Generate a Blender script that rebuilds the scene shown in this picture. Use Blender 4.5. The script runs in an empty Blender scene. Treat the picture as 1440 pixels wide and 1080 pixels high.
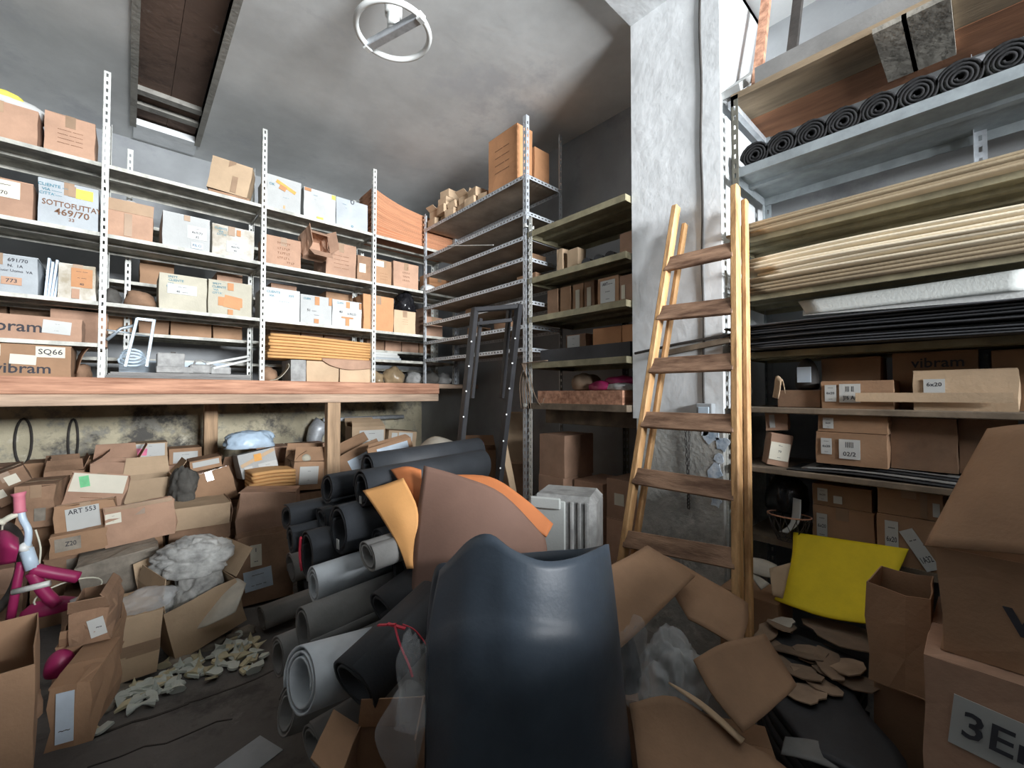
import bpy, bmesh, math, random
from mathutils import Vector, Matrix, Euler, noise
random.seed(7)
scene = bpy.context.scene
COL = scene.collection
R = math.radians

# ------------------------------------------------------------------ camera
F, HY, CH = 604.0, 554.0, 1.5            # focal length in px, horizon row, eye height
YAW = math.atan2(542.0, 604.0)           # the back wall's normal lies this far left of the view axis
TH = math.atan2(HY - 540.0, F)
FW = Vector((math.sin(YAW), math.cos(YAW), 0))
RT = Vector((math.cos(YAW), -math.sin(YAW), 0))
CAM = Vector((0, 0, CH))
cd = bpy.data.cameras.new('camera'); cam = bpy.data.objects.new('camera', cd); COL.objects.link(cam)
cd.sensor_width = 36; cd.lens = 36 * F / 1440; cd.clip_start = .02
cam.location = CAM; cam.rotation_euler = (math.pi / 2 + TH, 0, -YAW)
scene.camera = cam

# ------------------------------------------------------------------ light
w = bpy.data.worlds.new('overcast'); scene.world = w; w.use_nodes = True
w.node_tree.nodes['Background'].inputs[0].default_value = (.80, .88, 1, 1)
w.node_tree.nodes['Background'].inputs[1].default_value = .30
def area(name, loc, rot, sx, sy, power, col):
    l = bpy.data.lights.new(name, 'AREA'); l.shape = 'RECTANGLE'; l.size = sx; l.size_y = sy
    l.energy = power; l.color = col
    o = bpy.data.objects.new(name, l); COL.objects.link(o); o.location = loc; o.rotation_euler = rot
    return o
# daylight falling through the high window in the wall behind the photographer
area('window_daylight_offscreen', (1.9, -6.5, 2.75), (R(90), 0, R(4)), 5.0, 1.5, 3800, (.94, .97, 1))
scene.view_settings.view_transform = 'Standard'; scene.view_settings.look = 'None'
scene.view_settings.gamma = 1; scene.view_settings.use_curve_mapping = False
scene.view_settings.exposure = 0.1

# ------------------------------------------------------------------ pixel helpers
def ray(px, py):
    u, v = (px - 720) / F, (540 - py) / F
    f3 = FW * math.cos(TH) + Vector((0, 0, math.sin(TH)))
    u3 = -FW * math.sin(TH) + Vector((0, 0, math.cos(TH)))
    return f3 + RT * u + u3 * v
def at(px, py, X=None, Y=None, Z=None, d=None):
    r = ray(px, py)
    if d is not None: t = d
    elif X is not None: t = X / r.x
    elif Y is not None: t = Y / r.y
    else: t = (Z - CH) / r.z
    return CAM + r * t

# ------------------------------------------------------------------ materials
MATS = {}
def M(name, col, rough=.85, var=.18, scale=7, bump=.12, bscale=90, metal=0, objvar=.12, col2=None, lo=.35, hi=.65, stretch=(1, 1, 1), alpha=1, trans=0, coat=0):
    m = bpy.data.materials.new(name); m.use_nodes = True; nt = m.node_tree; N, L = nt.nodes, nt.links
    b = N['Principled BSDF']; b.inputs['Roughness'].default_value = rough; b.inputs['Metallic'].default_value = metal
    if alpha < 1: b.inputs['Alpha'].default_value = alpha
    if trans: b.inputs['Transmission Weight'].default_value = trans
    if coat: b.inputs['Coat Weight'].default_value = coat
    tc = N.new('ShaderNodeTexCoord'); oi = N.new('ShaderNodeObjectInfo')
    ad = N.new('ShaderNodeVectorMath'); ad.operation = 'MULTIPLY_ADD'
    cb = N.new('ShaderNodeCombineXYZ')
    for k in range(3): L.new(oi.outputs['Random'], cb.inputs[k])
    L.new(cb.outputs[0], ad.inputs[0]); ad.inputs[1].default_value = (31, 17, 23)
    ms = N.new('ShaderNodeVectorMath'); ms.operation = 'MULTIPLY'; L.new(tc.outputs['Object'], ms.inputs[0]); ms.inputs[1].default_value = stretch
    L.new(ms.outputs[0], ad.inputs[2])
    n1 = N.new('ShaderNodeTexNoise'); n1.inputs['Scale'].default_value = scale; n1.inputs['Detail'].default_value = 7; n1.inputs['Roughness'].default_value = .62
    L.new(ad.outputs[0], n1.inputs['Vector'])
    cr = N.new('ShaderNodeValToRGB'); L.new(n1.outputs[0], cr.inputs[0])
    c1 = [max(0, c * (1 - var)) for c in col]; c2 = [min(1, c * (1 + var)) for c in (col2 or col)]
    cr.color_ramp.elements[0].position = lo; cr.color_ramp.elements[1].position = hi
    cr.color_ramp.elements[0].color = (*c1, 1); cr.color_ramp.elements[1].color = (*c2, 1)
    hs = N.new('ShaderNodeHueSaturation'); L.new(cr.outputs[0], hs.inputs['Color'])
    mr = N.new('ShaderNodeMapRange'); L.new(oi.outputs['Random'], mr.inputs[0]); mr.inputs[3].default_value = 1 - objvar; mr.inputs[4].default_value = 1 + objvar
    L.new(mr.outputs[0], hs.inputs['Value']); L.new(hs.outputs[0], b.inputs['Base Color'])
    if bump:
        n2 = N.new('ShaderNodeTexNoise'); n2.inputs['Scale'].default_value = bscale; n2.inputs['Detail'].default_value = 5; L.new(ad.outputs[0], n2.inputs['Vector'])
        bp = N.new('ShaderNodeBump'); bp.inputs['Strength'].default_value = bump; bp.inputs['Distance'].default_value = .01
        L.new(n2.outputs[0], bp.inputs['Height']); L.new(bp.outputs[0], b.inputs['Normal'])
    MATS[name] = m
    return m
def stained(name, cols, scales, cuts, rough=.95, bump=.5, bscale=14):
    """plaster: a base colour with stains and flaked patches laid over it by noise"""
    m = M(name, cols[0], rough, .14, scales[0], bump, bscale, objvar=0)
    nt = m.node_tree; N, L = nt.nodes, nt.links; b = N['Principled BSDF']
    src = b.inputs['Base Color'].links[0].from_socket; tc = [n for n in N if n.type == 'TEX_COORD'][0]
    for c, s, k in zip(cols[1:], scales[1:], cuts):
        n = N.new('ShaderNodeTexNoise'); n.inputs['Scale'].default_value = s; n.inputs['Detail'].default_value = 9; n.inputs['Roughness'].default_value = .7
        L.new(tc.outputs['Object'], n.inputs['Vector'])
        r = N.new('ShaderNodeMapRange'); r.inputs[1].default_value = k; r.inputs[2].default_value = k + .1; L.new(n.outputs[0], r.inputs[0])
        mx = N.new('ShaderNodeMix'); mx.data_type = 'RGBA'; L.new(r.outputs[0], mx.inputs[0]); L.new(src, mx.inputs[6]); mx.inputs[7].default_value = (*c, 1)
        src = mx.outputs[2]
    L.new(src, b.inputs['Base Color']); return m
KR = M('kraft', (.36, .215, .125), var=.12, scale=5)
KL = M('kraft_light', (.53, .385, .25), var=.1, scale=4)
KP = M('kraft_pink', (.43, .265, .18), var=.12, scale=6)
KD = M('kraft_dark', (.29, .175, .108), var=.22, scale=6)
KO = M('kraft_orange', (.50, .25, .12), var=.1, scale=5)
KG = M('kraft_dusty', (.27, .235, .19), var=.3, scale=9, bump=.25, bscale=30)
WB = M('white_board', (.48, .49, .48), var=.07, scale=5)
WC = M('cream_board', (.48, .45, .36), var=.09, scale=6)
WS = M('stained_board', (.44, .38, .28), var=.2, scale=6, col2=(.6, .58, .54))
WG = M('grey_white_board', (.40, .43, .45), var=.1, scale=5)
PAPER = M('paper', (.56, .57, .55), var=.04, objvar=.05, bump=.03)
PAPERC = M('paper_cream', (.74, .70, .58), var=.05, objvar=.05, bump=.03)
PAPERB = M('paper_blue', (.60, .70, .80), var=.1, objvar=.05, bump=.03)
PAPERY = M('paper_yellow', (.80, .72, .12), var=.05, objvar=.03, bump=.03)
INK = M('ink', (.05, .05, .06), var=.2, objvar=.05, bump=0)
INKB = M('ink_blue', (.10, .25, .32), var=.2, objvar=.05, bump=0)
INKR = M('ink_brown', (.20, .10, .055), var=.2, objvar=.05, bump=0)
INKO = M('ink_orange', (.72, .36, .10), var=.2, objvar=.05, bump=0)
INKG = M('ink_green', (.20, .62, .30), var=.2, objvar=.05, bump=0)
INKP = M('ink_pink', (.80, .22, .36), var=.2, objvar=.05, bump=0)
TAPE = M('tape', (.33, .22, .14), rough=.35, var=.1, objvar=.1, bump=.05)
TAPEC = M('tape_clear', (.42, .29, .19), rough=.18, var=.1, objvar=.05, bump=.08, bscale=25)
STEEL = M('painted_steel', (.60, .62, .60), rough=.5, var=.14, scale=14, metal=.15, objvar=.03, col2=(.66, .67, .62), bump=.05)
SHELFW = M('shelf_steel', (.44, .44, .395), rough=.6, var=.22, scale=10, objvar=.04, col2=(.56, .55, .49), bump=.06)
GALV = M('galvanised', (.50, .53, .56), rough=.45, var=.16, scale=18, metal=.35, objvar=.03, bump=.05)
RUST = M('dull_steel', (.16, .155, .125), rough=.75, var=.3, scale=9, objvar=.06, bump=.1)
BLUEST = M('bluish_steel', (.27, .305, .32), rough=.6, var=.2, scale=8, objvar=.05, bump=.08)
HARD = M('hardboard', (.36, .30, .24), rough=.9, var=.22, scale=4, objvar=.05, bump=.06)
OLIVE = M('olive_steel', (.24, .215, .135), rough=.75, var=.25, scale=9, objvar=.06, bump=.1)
HARDO = M('olive_board', (.30, .235, .15), rough=.85, var=.15, scale=3, objvar=.22)
SHC = M('cream_sheet', (.70, .61, .46), rough=.8, var=.08, scale=3, objvar=.12)
SHW = M('white_sheet', (.50, .52, .50), rough=.75, var=.06, scale=3, objvar=.03)
DULL = M('dull_black', (.012, .012, .013), rough=1, var=.3, scale=9, objvar=.2)
SHB = M('black_sheet', (.035, .036, .04), rough=.6, var=.3, scale=4, objvar=.25)
RUB = M('black_rubber', (.030, .034, .040), rough=.62, var=.22, scale=4, objvar=.12, bump=.08)
RUBB = M('black_blue_rubber', (.062, .082, .108), rough=.42, var=.25, scale=3, objvar=.02, bump=.06)
RUBG = M('grey_rubber', (.25, .245, .235), rough=.75, var=.15, scale=5, objvar=.12, bump=.08)
RUBW = M('pale_rubber', (.56, .60, .63), rough=.6, var=.1, scale=5, objvar=.04, bump=.05)
RED = M('red', (.72, .05, .09), rough=.5, objvar=.03)
BRS = M('brown_sheet', (.235, .135, .10), rough=.7, var=.06, scale=5, objvar=.02, bump=.05)
ORS = M('orange_sheet', (.80, .40, .14), rough=.7, var=.05, scale=5, objvar=.02, bump=.05)
ORD = M('deep_orange_sheet', (.66, .22, .075), rough=.7, var=.06, scale=5, objvar=.02, bump=.05)
YEL = M('yellow_sheet', (.83, .63, .01), rough=.7, var=.06, scale=9, objvar=.02, bump=.06)
TERR = M('terracotta_sheet', (.52, .255, .14), rough=.8, var=.09, scale=4, objvar=.1)
FOLD = M('ochre_folded', (.62, .34, .13), rough=.8, var=.12, scale=4, objvar=.1)
WOODR = M('red_timber', (.43, .20, .12), rough=.8, var=.28, scale=3, stretch=(.7, 9, 9), objvar=.05, bump=.3, bscale=30, col2=(.52, .28, .18))
WOODP = M('pale_timber', (.50, .36, .26), rough=.85, var=.28, scale=3, stretch=(.7, 9, 9), objvar=.06, bump=.3, bscale=30)
WOODV = M('post_timber', (.46, .31, .19), rough=.85, var=.28, scale=3, stretch=(9, 9, .7), objvar=.08, bump=.3, bscale=30)
LADW = M('ladder_wood', (.50, .27, .11), rough=.65, var=.25, scale=3.5, stretch=(7, 7, .8), objvar=.06, bump=.2, bscale=30, col2=(.62, .37, .17))
RUNG = M('rung_wood', (.21, .11, .065), rough=.7, var=.3, scale=4, stretch=(6, 1, 6), objvar=.1, bump=.25, bscale=30, col2=(.36, .22, .14))
PLK = M('plank_underside', (.30, .225, .145), rough=.9, var=.3, scale=2.4, stretch=(5, .7, 5), objvar=.03, bump=.2, bscale=25)
PLK2 = M('plank_red', (.31, .14, .07), rough=.9, var=.3, scale=2.4, stretch=(5, .7, 5), objvar=.03, bump=.2, bscale=25)
GPL = M('grey_plank', (.30, .28, .24), rough=.95, var=.35, scale=6, objvar=.05, bump=.4, bscale=25)
BRD = M('dusty_board', (.20, .155, .11), rough=.9, var=.35, scale=6, objvar=.08, bump=.25, bscale=30)
BLK = M('black_paint', (.016, .016, .018), rough=.4, var=.3, objvar=.05, bump=.03)
BLKM = M('dark_iron', (.045, .04, .036), rough=.7, var=.4, objvar=.05, bump=.1)
WPL = M('white_plastic', (.80, .82, .80), rough=.35, var=.03, objvar=.02, bump=0)
CLOTHG = M('grey_cloth', (.36, .36, .345), rough=.95, var=.3, scale=10, objvar=.08, bump=.8, bscale=16, col2=(.46, .46, .44))
CLOTHD = M('dark_cloth', (.10, .095, .085), rough=.95, var=.3, scale=10, objvar=.1, bump=.35, bscale=28)
CLOTHC = M('cream_cloth', (.55, .51, .43), rough=.95, var=.15, scale=6, objvar=.04, bump=.2, bscale=20)
MAG = M('magenta', (.32, .02, .10), rough=.45, var=.1, objvar=.03, bump=.02)
HOTP = M('hot_pink', (.80, .06, .33), rough=.7, var=.2, objvar=.03, bump=.1)
PINKG = M('pink_grip', (.62, .18, .24), rough=.6, var=.1, objvar=.02, bump=.1)
PALEB = M('pale_blue_metal', (.55, .68, .80), rough=.35, var=.05, objvar=.02, bump=0)
CREAMP = M('cream_plastic', (.70, .69, .56), rough=.5, var=.05, objvar=.02, bump=0)
BAGB = M('blue_bag', (.50, .64, .78), rough=.35, var=.12, scale=9, objvar=.02, bump=.25, bscale=30)
BAGK = M('black_bag', (.012, .012, .014), rough=.22, var=.3, objvar=.02, bump=.3, bscale=25)
BAGT = M('clear_film', (.80, .83, .85), rough=.06, var=.08, objvar=.02, bump=.6, bscale=22, alpha=.14)
BAGM = M('milky_film', (.66, .68, .69), rough=.28, var=.12, scale=9, objvar=.02, bump=.6, bscale=18, alpha=.38)
SACK = M('brown_film', (.30, .22, .13), rough=.3, var=.3, scale=8, objvar=.05, bump=.5, bscale=20)
FOAM = M('white_foam', (.70, .745, .68), rough=.8, var=.06, scale=20, objvar=.06, bump=.05)
FOAMY = M('cream_foam', (.70, .63, .42), rough=.8, var=.06, scale=20, objvar=.06, bump=.05)
SCRAP = M('leather_scrap', (.27, .19, .13), rough=.85, var=.2, scale=8, objvar=.35)
GREYM = M('grey_machine', (.33, .33, .32), rough=.7, var=.25, scale=14, objvar=.1, bump=.15)
ALU = M('aluminium', (.36, .42, .46), rough=.35, var=.1, metal=.4, objvar=.03, bump=.03)
CEIL = stained('ceiling_paint', [(.66, .675, .67), (.57, .585, .60), (.71, .72, .72)], [1.2, .9, 2.6], [.55, .66], bump=.12, bscale=10)
WALLG = stained('grey_wall_paint', [(.31, .325, .335), (.24, .25, .27), (.42, .42, .42)], [1.4, 1.2, 3.4], [.56, .69], bump=.25, bscale=9)
WALLS = stained('stained_wall', [(.52, .47, .335), (.115, .11, .10), (.30, .29, .25), (.66, .62, .50)], [3, 1.7, 5.5, 4.2], [.50, .52, .60], bump=.9, bscale=16)
PILL = stained('white_plaster', [(.76, .785, .795), (.64, .65, .64), (.84, .85, .85)], [2, 2.2, 6], [.62, .66], bump=.55, bscale=11)
PILG = stained('bare_cement', [(.46, .46, .43), (.33, .33, .31), (.60, .59, .55), (.74, .74, .72)], [5, 3, 9, 7], [.5, .55, .71], bump=.7, bscale=30)
PILR = stained('rough_plaster', [(.62, .62, .57), (.48, .47, .42), (.74, .74, .70)], [9, 7, 30], [.56, .6], bump=.6, bscale=60)
BLUEP = M('blue_paint_flake', (.44, .58, .74), var=.2, scale=14, col2=(.72, .78, .84), objvar=.05, bump=.2)
FLOORM = stained('dusty_concrete', [(.155, .145, .135), (.085, .08, .075), (.23, .22, .205), (.30, .29, .27)], [3, 2.2, 6, 20], [.52, .6, .68], bump=.55, bscale=35)
TRAPB = stained('hatch_board', [(.155, .10, .075), (.10, .065, .05), (.30, .27, .25)], [3, 4, 5], [.55, .64], bump=.3, bscale=20)
TRIMG = stained('hatch_frame', [(.30, .29, .26), (.2, .19, .17), (.42, .42, .40)], [6, 5, 10], [.54, .62], bump=.4, bscale=30)

# ------------------------------------------------------------------ mesh helpers
def link(name, me, mat, parent=None, smooth=False):
    o = bpy.data.objects.new(name, me); COL.objects.link(o)
    if mat is not None and len(me.materials) == 0: me.materials.append(mat)
    if parent is not None: o.parent = parent
    if smooth:
        for p in me.polygons: p.use_smooth = True
    return o
def mesh(name, V, Fc):
    me = bpy.data.meshes.new(name); me.from_pydata([tuple(v) for v in V], [], Fc); me.update(); return me
def tag(o, label, cat, group=None, kind=None):
    o['label'] = label; o['category'] = cat
    if group: o['group'] = group
    if kind: o['kind'] = kind
    return o
def thing(name, label, cat, loc, rot=(0, 0, 0), group=None, kind=None):
    o = bpy.data.objects.new(name, None); COL.objects.link(o); o.empty_display_size = .05
    o.location = loc; o.rotation_euler = rot
    return tag(o, label, cat, group, kind)
class MB:
    def __init__(s): s.V = []; s.Fc = []
    def box(s, a, b, mat=None):
        i = len(s.V); x0, y0, z0 = a; x1, y1, z1 = b
        P = [Vector(p) for p in ((x0, y0, z0), (x1, y0, z0), (x1, y1, z0), (x0, y1, z0), (x0, y0, z1), (x1, y0, z1), (x1, y1, z1), (x0, y1, z1))]
        if mat is not None: P = [mat @ p for p in P]
        s.V += P
        s.Fc += [tuple(i + k for k in f) for f in ((0, 3, 2, 1), (4, 5, 6, 7), (0, 1, 5, 4), (1, 2, 6, 5), (2, 3, 7, 6), (3, 0, 4, 7))]
        return s
    def bar(s, a, b, wx, wy, up=(0, 0, 1)):
        """rectangular bar from a to b"""
        a, b = Vector(a), Vector(b); z = (b - a).normalized(); u = Vector(up)
        if abs(z.dot(u)) > .95: u = Vector((1, 0, 0)) if abs(z.x) < .9 else Vector((0, 1, 0))
        x = u.cross(z).normalized(); y = z.cross(x); i = len(s.V)
        for p in (a, b):
            for sx, sy in ((-1, -1), (1, -1), (1, 1), (-1, 1)): s.V.append(p + x * sx * wx / 2 + y * sy * wy / 2)
        s.Fc += [tuple(i + k for k in f) for f in ((3, 2, 1, 0), (4, 5, 6, 7), (0, 1, 5, 4), (1, 2, 6, 5), (2, 3, 7, 6), (3, 0, 4, 7))]
        return s
    def tube(s, pts, r, n=8, closed=False):
        pts = [Vector(p) for p in pts]; i0 = len(s.V); m = len(pts); ref = None
        for k, p in enumerate(pts):
            q0 = pts[(k - 1) % m] if (closed or k) else p; q1 = pts[(k + 1) % m] if (closed or k < m - 1) else p
            t = (q1 - q0).normalized()
            if ref is None: ref = Vector((0, 0, 1)) if abs(t.z) < .9 else Vector((1, 0, 0))
            x = ref.cross(t).normalized(); y = t.cross(x); ref = y
            rr = r[k] if isinstance(r, (list, tuple)) else r
            for j in range(n):
                a = 2 * math.pi * j / n; s.V.append(p + x * math.cos(a) * rr + y * math.sin(a) * rr)
        for k in range(m if closed else m - 1):
            for j in range(n):
                a = i0 + k * n + j; b = i0 + k * n + (j + 1) % n; c = i0 + ((k + 1) % m) * n + (j + 1) % n; d = i0 + ((k + 1) % m) * n + j
                s.Fc.append((a, b, c, d))
        if not closed:
            s.Fc.append(tuple(i0 + j for j in range(n))[::-1]); s.Fc.append(tuple(i0 + (m - 1) * n + j for j in range(n)))
        return s
    def prism(s, poly, h, mat=None):
        i = len(s.V); n = len(poly)
        P = [Vector((p[0], p[1], 0)) for p in poly] + [Vector((p[0], p[1], h)) for p in poly]
        if mat is not None: P = [mat @ p for p in P]
        s.V += P; s.Fc += [tuple(i + k for k in range(n))[::-1], tuple(i + n + k for k in range(n))]
        for k in range(n): s.Fc.append((i + k, i + (k + 1) % n, i + n + (k + 1) % n, i + n + k))
        return s
    def build(s, name, mat, parent=None, smooth=False, bevel=0):
        me = mesh(name, s.V, s.Fc)
        if bevel:
            bm = bmesh.new(); bm.from_mesh(me); bmesh.ops.bevel(bm, geom=bm.edges[:], offset=bevel, segments=1, affect='EDGES', clamp_overlap=True); bm.to_mesh(me); bm.free()
        return link(name, me, mat, parent, smooth)
def solo(name, mb, mat, label, cat, group=None, kind=None, smooth=False, bevel=0):
    """one-mesh thing with its origin at the base"""
    c = Vector((sum(v.x for v in mb.V), sum(v.y for v in mb.V), 0)) / max(1, len(mb.V)); c.z = min(v.z for v in mb.V)
    mb.V = [v - c for v in mb.V]
    o = mb.build(name, mat, None, smooth, bevel); o.location = c
    return tag(o, label, cat, group, kind)
def thicken(V, Fc, t):
    """closed slab from an open sheet of quads"""
    V = [Vector(v) for v in V]; n = len(V); nr = [Vector() for _ in V]; ed = {}
    for f in Fc:
        fn = (V[f[2]] - V[f[0]]).cross(V[f[-1]] - V[f[1]])
        for k in f: nr[k] += fn
        for a, b in zip(f, f[1:] + f[:1]):
            ed[(a, b)] = 1
    V2 = [v - (nn.normalized() * t if nn.length > 1e-12 else Vector()) for v, nn in zip(V, nr)]
    F2 = list(Fc) + [tuple(k + n for k in f[::-1]) for f in Fc]
    for (a, b) in ed:
        if (b, a) not in ed: F2.append((b, a, a + n, b + n))
    return V + V2, F2
def crom(p, k, t):
    n = len(p); a, b, c, d = p[max(k - 1, 0)], p[k], p[min(k + 1, n - 1)], p[min(k + 2, n - 1)]
    return .5 * ((2 * b) + (c - a) * t + (2 * a - 5 * b + 4 * c - d) * t * t + (3 * b - a - 3 * c + d) * t ** 3)
def spline(p, n):
    out = []
    for k in range(len(p) - 1):
        for j in range(n): out.append(crom(p, k, j / n))
    return out + [p[-1]]
def gridsheet(rows, n=5, t=.004, wob=0):
    rows = [[Vector(v) for v in r] for r in rows]
    rr = [spline(r, n) for r in rows]; cols = [spline([r[k] for r in rr], n) for k in range(len(rr[0]))]
    nc, nrow = len(cols), len(cols[0]); V = []; Fc = []
    for c in cols:
        for v in c: V.append(v + (noise.noise_vector(v * 7) * wob if wob else Vector()))
    for i in range(nc - 1):
        for j in range(nrow - 1): Fc.append((i * nrow + j, (i + 1) * nrow + j, (i + 1) * nrow + j + 1, i * nrow + j + 1))
    return thicken(V, Fc, t)
def sheet(name, rows, mat, label, cat, t=.005, n=5, wob=0, group=None, smooth=True):
    """rows of (px, py, depth) or Vectors -> a real curved slab"""
    rows = [[v if isinstance(v, Vector) else at(v[0], v[1], d=v[2]) for v in r] for r in rows]
    V, Fc = gridsheet(rows, n, t, wob); mb = MB(); mb.V = V; mb.Fc = Fc
    return solo(name, mb, mat, label, cat, group, None, smooth)
def lump(name, c, s, mat, label, cat, amp=.25, fr=2.2, seed=0, sub=4, group=None, parent=None, flat=.35, rz=0, st=(1, 1, 1)):
    """crumpled bag or cloth heap: folded noise on a squashed ball, base on c.z"""
    bm = bmesh.new(); bmesh.ops.create_icosphere(bm, subdivisions=sub, radius=1)
    for v in bm.verts:
        p = v.co.copy(); q = Vector((p.x * st[0], p.y * st[1], p.z * st[2])) * fr + Vector((seed * 3.1, seed * 1.7, seed * 2.3))
        w_ = q + noise.noise_vector(q * .9) * .5
        cr = lambda f, s_: max(0, 1 - abs(noise.noise(w_ * f)) * s_) ** 2
        k = 1 + amp * .9 * noise.noise(q * .7) - amp * .50 * cr(1.0, 3.2) + amp * .22 * cr(1.7, 4) - amp * .16 * cr(2.6, 3.5)
        p *= k
        if p.z < -flat: p.z = -flat + (p.z + flat) * .1
        v.co = Vector((p.x * s[0], p.y * s[1], (p.z + flat) * s[2]))
    zmin = min(v.co.z for v in bm.verts)
    for v in bm.verts: v.co.z -= zmin
    me = bpy.data.meshes.new(name); bm.to_mesh(me); bm.free()
    o = link(name, me, mat, parent, True); o.location = c; o.rotation_euler = (0, 0, rz)
    if parent is None: tag(o, label, cat, group)
    return o
TXT = {}
def textmesh(s):
    if s not in TXT:
        cu = bpy.data.curves.new('lettering', 'FONT'); cu.body = s; cu.align_x = 'CENTER'; cu.align_y = 'CENTER'; cu.size = 1; cu.extrude = .004; cu.offset = .012; cu.resolution_u = 2
        o = bpy.data.objects.new('tmp', cu); COL.objects.link(o); bpy.context.view_layer.update()
        TXT[s] = bpy.data.meshes.new_from_object(o.evaluated_get(bpy.context.evaluated_depsgraph_get()))
        bpy.data.objects.remove(o)
    return TXT[s]
def lettering(s, parent, loc, size, mat, rot=(math.pi / 2, 0, 0), sx=1):
    me = textmesh(s).copy(); me.materials.clear()
    me.transform(Matrix.Diagonal((size * sx, size, size, 1)))
    o = link('lettering', me, mat, parent); o.location = loc; o.rotation_euler = rot; return o

# ------------------------------------------------------------------ fitting boxes beside each other
OBST = []                                    # oriented boxes already placed: (centre, axes, half sizes)
def obb(loc, rot, size):
    A = rot.to_matrix(); w, d, h = size
    return (Vector(loc) + A @ Vector((0, d / 2, h / 2)), [A.col[k].copy() for k in range(3)], (w / 2, d / 2, h / 2))
def depth(P, Q):
    """how far two oriented boxes pass into each other (0 = clear)"""
    (c, A, a), (e, B, b) = P, Q; t = e - c; best = 9
    for L in A + B + [x.cross(y) for x in A for y in B]:
        if L.length < 1e-4: continue
        L = L.normalized()
        o = sum(a[k] * abs(A[k].dot(L)) for k in range(3)) + sum(b[k] * abs(B[k].dot(L)) for k in range(3)) - abs(t.dot(L))
        if o <= 0: return 0
        best = min(best, o)
    return best
def clash(P): return max([depth(P, Q) for Q in OBST] or [0])
def block(a, b): OBST.append(((Vector(a) + Vector(b)) / 2, [Vector((1, 0, 0)), Vector((0, 1, 0)), Vector((0, 0, 1))], tuple((b[k] - a[k]) / 2 for k in range(3))))
def in_obst(p, m=0): return any(all(abs((p - c).dot(A[k])) < h[k] + m for k in range(3)) for c, A, h in OBST)

# ------------------------------------------------------------------ cartons
def softbox(w, d, h, n=3, bulge=.006, jit=.003):
    """x -w/2..w/2, y 0..d (front at 0), z 0..h, faces a little bulged and battered"""
    V = []; idx = {}; Fc = []
    def vid(i, j, k):
        if (i, j, k) not in idx:
            u, v, q = i / n, j / n, k / n
            b = lambda a: 4 * a * (1 - a)
            ox = bulge * b(v) * b(q) * (-1 if i == 0 else 1 if i == n else 0)
            oy = bulge * .3 * b(u) * b(q) * (-1 if j == 0 else 1 if j == n else 0)
            oz = bulge * .5 * b(u) * b(v) * (1 if k == n else 0)
            idx[(i, j, k)] = len(V)
            V.append(Vector((-w / 2 + w * u + ox + random.uniform(-jit, jit), d * v + oy + random.uniform(-jit, jit) * .5, h * q + oz + (random.uniform(-jit, jit) if k else 0))))
        return idx[(i, j, k)]
    for a in range(n):
        for b_ in range(n):
            Fc += [(vid(a, 0, b_), vid(a + 1, 0, b_), vid(a + 1, 0, b_ + 1), vid(a, 0, b_ + 1)),
                   (vid(a, n, b_), vid(a, n, b_ + 1), vid(a + 1, n, b_ + 1), vid(a + 1, n, b_)),
                   (vid(0, a, b_), vid(0, a, b_ + 1), vid(0, a + 1, b_ + 1), vid(0, a + 1, b_)),
                   (vid(n, a, b_), vid(n, a + 1, b_), vid(n, a + 1, b_ + 1), vid(n, a, b_ + 1)),
                   (vid(a, b_, 0), vid(a, b_ + 1, 0), vid(a + 1, b_ + 1, 0), vid(a + 1, b_, 0)),
                   (vid(a, b_, n), vid(a + 1, b_, n), vid(a + 1, b_ + 1, n), vid(a, b_ + 1, n))]
    return V, Fc
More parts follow.
